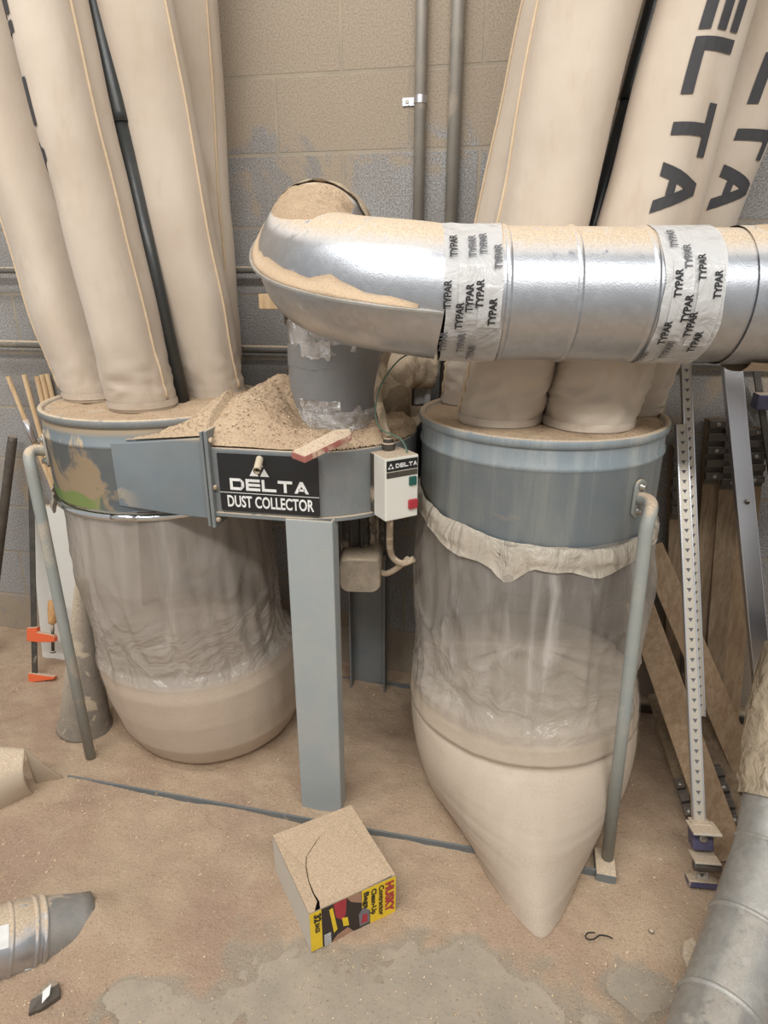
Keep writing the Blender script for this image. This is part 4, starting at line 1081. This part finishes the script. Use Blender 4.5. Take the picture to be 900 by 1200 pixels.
# duct fitting half buried
Cc = zf(38, 1094, .034); aF = (zf(95, 1072) - zf(40, 1098)); aF.z = 0; aF.normalize(); aF = (aF + Vector((0, 0, -.30))).normalized()
Mx = aF.to_track_quat('Z', 'Y').to_matrix(); fo_ = thing('duct_fitting', (Cc.x, Cc.y, 0), 'loose galvanized duct reducer half buried in sawdust at the lower left', 'duct fitting')
m = MB(); m.lathe([(.072, -.22), (.076, -.12), (.076, -.045), (.076, .0), (.073, .004), (.073, .018)], Cc, 48, (False, False), Mx); fb = m.build('sleeve', 'galvanized', fo_, solid=.001)
m = MB(); m.lathe([(.073, .018), (.068, .055), (.061, .10), (.059, .125)], Cc, 48, (False, True), Mx); m.build('reducer', 'galvanized_dark', fo_, solid=.001)
for z_ in (-.05, .0, .018):
    m = MB(); m.lathe([(.0735, z_ - .006), (.079, z_ - .003), (.079, z_ + .003), (.0735, z_ + .006)], Cc, 48, (False, False), Mx); m.build('bead', 'galvanized', fb)
m = MB(); sx = Mx @ Vector((1, 0, 0)); sy = Mx @ Vector((0, 1, 0))
upd = Vector((0, -.55, 1)) - aF * aF.dot(Vector((0, -.55, 1))); upd.normalize(); sd_ = aF.cross(upd)
m.grid(lambda u, v: Cc + aF * lerp(-.10, -.058, u) + (upd * math.cos(lerp(-.1, .5, v)) + sd_ * math.sin(lerp(-.1, .5, v))) * .0775, 4, 8); m.build('sticker', 'label_white', fb, solid=.0004)
m = MB(); m.tube([zf(20, 1131, .012), zf(30, 1137, .02), zf(44, 1133, .012)], .003, 8); m.build('torn_tab', 'galvanized_dull', fo_)
# foil packet
pk = [zf(33, 1188, .018), zf(36, 1172, .030), zf(58, 1148, .036), zf(69, 1152, .030), zf(70, 1166, .02), zf(48, 1182, .016)]
m = MB(); cpk = sum(pk, Vector()) / 6 + Vector((0, 0, .012)); m.add(pk + [Vector((p.x, p.y, .006)) for p in pk] + [cpk], [(i, (i + 1) % 6, 12) for i in range(6)] + [(i, 6 + i, 6 + (i + 1) % 6, (i + 1) % 6) for i in range(6)], True)
pko = m.build('packet', 'black_plastic', loc=(cpk.x, cpk.y, .006)); tag(pko, 'small crumpled dark foil packet on the dusty floor, lower left corner', 'packet')
la_ = [zf(49, 1176, .036), zf(58, 1166, .0385), zf(60, 1153, .0405), zf(50, 1162, .0385)]
m = MB(); m.add(la_, [(0, 1, 2, 3)], True); m.build('label', 'label_white', pko, smooth=False, solid=.0006)
# wire hook, dark knot
m = MB(); hk = [(697, 1093), (690, 1093), (686, 1097), (690, 1101), (697, 1100), (703, 1096), (712, 1097), (718, 1100)]
m.tube(smooth_path([zf(a, b, .022) for a, b in hk], 5), .0016, 8); o = m.build('wire_scrap', 'ink_black', loc=zf(700, 1098, .02)); tag(o, 'short black hooked wire on the floor right of the full bag', 'wire')
kn = zf(763, 1093, .012); m = MB(); m.lathe([(.004, .0), (.0065, .004), (.006, .008), (.002, .010)], kn, 12); tag(m.build('wood_knot', 'cone_dark', loc=kn), 'tiny dark knot of wood on the floor near the black wire', 'wood chip')
# leaf of bare foil on the floor by the duct
sc_ = [zf(801, 1104, .016), zf(812, 1099, .02), zf(822, 1110, .018), zf(818, 1128, .02), zf(806, 1136, .016), zf(800, 1120, .02)]
m = MB(); m.add(sc_, [tuple(range(6))], True); tag(m.build('foil_scrap', 'aluminium', loc=sc_[0], smooth=False, solid=.001), 'scrap of shiny foil on the floor left of the lower duct', 'foil scrap')

# ------------------------------------------------------------------ right: clamps and boards
def notched_clamp(p0, p1, label, head=None, w=.030, h=.020, upside=False):
    p0, p1 = Vector(p0), Vector(p1); o = thing('bar_clamp', p0, label, 'clamp', 'aluminium bar clamps on the right')
    m = MB(); m.bar(p0, p1, w, h); br = m.build('bar', 'aluminium_dull', o, bevel=.0015)
    d = (p1 - p0).normalized(); n = Vector((0, -1, 0)); n = (n - d * n.dot(d)).normalized(); s_dir = d.cross(n); L = (p1 - p0).length
    m = MB(); k = .03
    while k < L - .01:
        c = p0 + d * k + n * (h / 2 + .0006); q = .006
        m.add([c + s_dir * q + d * q * .8, c - s_dir * q + d * q * .8, c - d * q * .9], [(0, 1, 2)], True); k += .026
    m.build('notches', 'ink_grey', br, smooth=False, fix=False)
    m = MB(); m.bar(p0 + n * (h / 2) + s_dir * (w / 2 - .002), p1 + n * (h / 2) + s_dir * (w / 2 - .002), .003, .003); m.bar(p0 + n * (h / 2) - s_dir * (w / 2 - .002), p1 + n * (h / 2) - s_dir * (w / 2 - .002), .003, .003); m.build('rail', 'aluminium', br)
    if head:
        M = Matrix((s_dir, n, d)).transposed()
        m = MB(); m.box(p0 + d * .012, (.07, .045, .018), M); m.build('foot', 'clamp_blue', o, bevel=.003)
        hd = p0 + d * .135
        m = MB(); m.box(hd + n * .012 - s_dir * .0, (.050, .050, .065), M); hb_ = m.build('jaw', 'clamp_blue', o, bevel=.004)
        m = MB(); m.box(hd + n * .045 + d * .028, (.066, .08, .006), M); m.box(hd + n * .042 - d * .045, (.060, .07, .005), M); m.build('jaw_plate', 'aluminium_dull', hb_, bevel=.001)
        m = MB(); m.lathe([(.010, 0), (.010, .004), (.006, .006)], hd + n * .038, 14, M=n.to_track_quat('Z', 'Y').to_matrix()); m.build('bolt', 'bolt_metal', hb_)
        m = MB(); m.box(hd + n * .03 - d * .062, (.04, .05, .03), M); m.tube([hd + n * .05 - d * .062 - s_dir * .03, hd + n * .05 - d * .062 + s_dir * .035], .013, 14); m.build('lower_jaw', 'black_plastic', hb_, bevel=.003)
    return o
A0 = zf(822, 1038, .012); A1 = at(798, 498, Y=-.30)
notched_clamp(A0, A1, 'notched aluminium bar clamp with blue jaws standing on the floor right of the full bag', head=True)
dA = (A1 - A0).normalized()
# second bar stands against it
tB = at(803, 425, Y=-.245); bB = at(820, 838, Y=-.52)
notched_clamp(bB, bB + (tB - bB) * 1.25, 'plain notched aluminium clamp bar leaning beside the blue jawed clamp', head=False, w=.026)
# wide aluminium channel
a0 = at(866, 520, Y=-.20); a1 = at(893, 800, Y=-.34); d = a1 - a0; lo = a0 + d * ((a0.z - .03) / -d.z); hi = a0 - d * ((1.42 - a0.z) / -d.z)
o = thing('aluminium_channel', lo, 'wide shiny aluminium channel leaning on the wall under the right end of the duct', 'metal bar')
m = MB(); m.bar(lo, hi, .048, .030); ch = m.build('channel', 'aluminium', o, bevel=.002)
c = at(875, 588, Y=-.25); m = MB(); m.lathe([(.006, 0), (.006, .004), (.003, .006)], c + Vector((0, -.004, 0)), 10, M=Matrix.Rotation(R_(90), 3, 'X')); m.build('rivet', 'dark_steel', ch)
# boards with stepped black ends standing on the wall
def rack_board(top, bot, w, h, label, rack_len=.16, steps=5, rw=.96, ro=0, mat='wood_grey', end='top', grp='boards with black stepped ends'):
    top, bot = Vector(top), Vector(bot)
    o = thing('clamp_board', bot, label, 'board', grp); m = MB(); m.bar(bot, top, w, h); m.build('board', mat, o, bevel=.002)
    d = (bot - top).normalized(); n = Vector((0, -1, 0)); n = (n - d * n.dot(d)).normalized(); s_dir = d.cross(n)
    if end == 'bot': d = -d; base = bot
    else: base = top
    M = Matrix((s_dir, n, d)).transposed()
    base = base + s_dir * (w * ro)
    m = MB(); m.box(base + d * rack_len / 2 + n * (h / 2 + .002), (w * rw, .006, rack_len), M)
    for k in range(steps):
        m.box(base + d * (rack_len * (k + .35) / steps) + n * (h / 2 + .011), (w * rw, .020, rack_len / steps * .55), M)
    rk = m.build('stepped_rack', 'black_plastic', o, bevel=.002)
    for k in range(0, steps, 2):
        m = MB(); m.lathe([(.0065, 0), (.0065, .002), (.003, .003)], base + d * (rack_len * (k + .35) / steps) + n * (h / 2 + .021), 12, M=n.to_track_quat('Z', 'Y').to_matrix()); m.build('screw', 'bolt_metal', rk)
    return o
def stand(pt, pb, Yt, Yb, z=.02):
    a = at(*pt, Y=Yt); b = at(*pb, Y=Yb); d = b - a; return a, a + d * ((a.z - z) / -d.z)
T, B = stand((838, 490), (819, 730), -.035, -.09); rack_board(T, B, .052, .035, 'leftmost upright board with a black stepped end leaning on the right wall', .20)
T, B = stand((858, 500), (838, 760), -.04, -.12); rack_board(T, B, .060, .035, 'upright board with a black stepped end, second from the left at the right wall', .19)
T, B = stand((884, 500), (856, 800), -.035, -.13); rack_board(T, B, .062, .035, 'pale upright board with a black stepped end behind the wide aluminium channel', .18, mat='wood_board')
T, B = stand((796, 520), (789, 700), -.035, -.06); rack_board(T, B, .05, .035, 'dark upright board with a black stepped end between drum and notched clamp', .24)
# diagonal boards on the floor
def diag(pb, pt, Yt, w, h, label, rack=None, mat='wood_board', zb=.025, green=False, grp='boards leaning aslant at the right'):
    b = zf(*pb, zb); t_ = at(*pt, Y=Yt)
    if rack: o = rack_board(t_, b, w, h, label, *rack, mat=mat, end='bot', grp=grp)
    else:
        o = thing('board', b, label, 'board', grp); m = MB(); m.bar(b, t_, w, h); m.build('plank', mat, o, bevel=.002)
    if green:
        d = (t_ - b).normalized(); n = Vector((0, -1, 0)); n = (n - d * n.dot(d)).normalized(); sd = d.cross(n)
        if sd.x < 0: sd = -sd
        m = MB(); m.bar(b + sd * (w / 2 + .002), t_ + sd * (w / 2 + .002), .004, h * .9); m.build('painted_edge', 'green_edge', o)
    return o
diag((892, 945), (762, 640), -.10, .075, .03, 'long slanting board crossing behind the notched clamp, uppermost of the slanting boards', zb=.03)
diag((856, 1008), (748, 705), -.16, .085, .03, 'slanting board nearest the full bag, passing behind the notched clamp', mat='wood_board')
diag((872, 972), (812, 790), -.14, .075, .03, 'slanting board with one green edge and a black stepped end on the floor', rack=(.18, 4, .40, .30), mat='wood_grey', green=True)
diag((816, 962), (768, 815), -.18, .05, .03, 'short dark slanting board with a black stepped end low behind the notched clamp', rack=(.12, 3, .5, .25), mat='wood_grey')
# perforated strip, small blue clamp at the frame edge
a0 = at(871, 455, Y=-.03); a1 = at(902, 520, Y=-.03)
o = thing('metal_strip', a1, 'small perforated grey metal strip slanting on the wall right of the aluminium channel', 'metal strip')
m = MB(); m.bar(a0, a1, .022, .004); st = m.build('strip', 'pipe_grey', o)
m = MB()
for k in range(5):
    q = lerp(a0, a1, .12 + .18 * k); m.lathe([(.004, 0), (.004, .001)], q + Vector((0, -.0025, 0)), 10, M=Matrix.Rotation(R_(90), 3, 'X'))
m.build('holes', 'bolt_metal', st)
a0 = at(884, 420, Y=-.06); a1 = at(905, 560, Y=-.10); d = a1 - a0; lo = a0 + d * ((a0.z - .02) / -d.z); hi = a0 - d * (.15 / d.length)
o = thing('bar_clamp', lo, 'dark bar clamp with a dark blue head at the right edge under the duct', 'clamp')
m = MB(); m.bar(lo, hi, .018, .012); m.build('bar', 'dark_steel', o, bevel=.001)
q = at(896, 470, Y=-.09); m = MB(); m.box(q, (.055, .05, .045)); m.build('head', 'clamp_blue', o, bevel=.004)

# ------------------------------------------------------------------ light
def area(name, loc, rot, sx, sy, power, col=(1, 1, 1)):
    l = bpy.data.lights.new(name, 'AREA'); l.shape = 'RECTANGLE'; l.size = sx; l.size_y = sy; l.energy = power; l.color = col
    o = bpy.data.objects.new(name, l); COL.objects.link(o); o.location = loc; o.rotation_euler = rot; return o
area('ceiling_lamp', (.2, -3.3, 3.7), (R_(38), 0, 0), 5.2, .35, 140, (1, .99, .97))
area('ceiling_lamp', (-1.6, -1.7, 4.0), (R_(10), 0, 0), 2.4, .35, 44, (1, .99, .97))
wd = bpy.data.worlds.new('room_light'); scn.world = wd; wd.use_nodes = True
bg = wd.node_tree.nodes['Background']; bg.inputs['Color'].default_value = (1, .99, .975, 1); bg.inputs['Strength'].default_value = .47
scn.view_settings.view_transform = 'Standard'; scn.view_settings.look = 'None'; scn.view_settings.gamma = 1; scn.view_settings.use_curve_mapping = False
scn.view_settings.exposure = 0
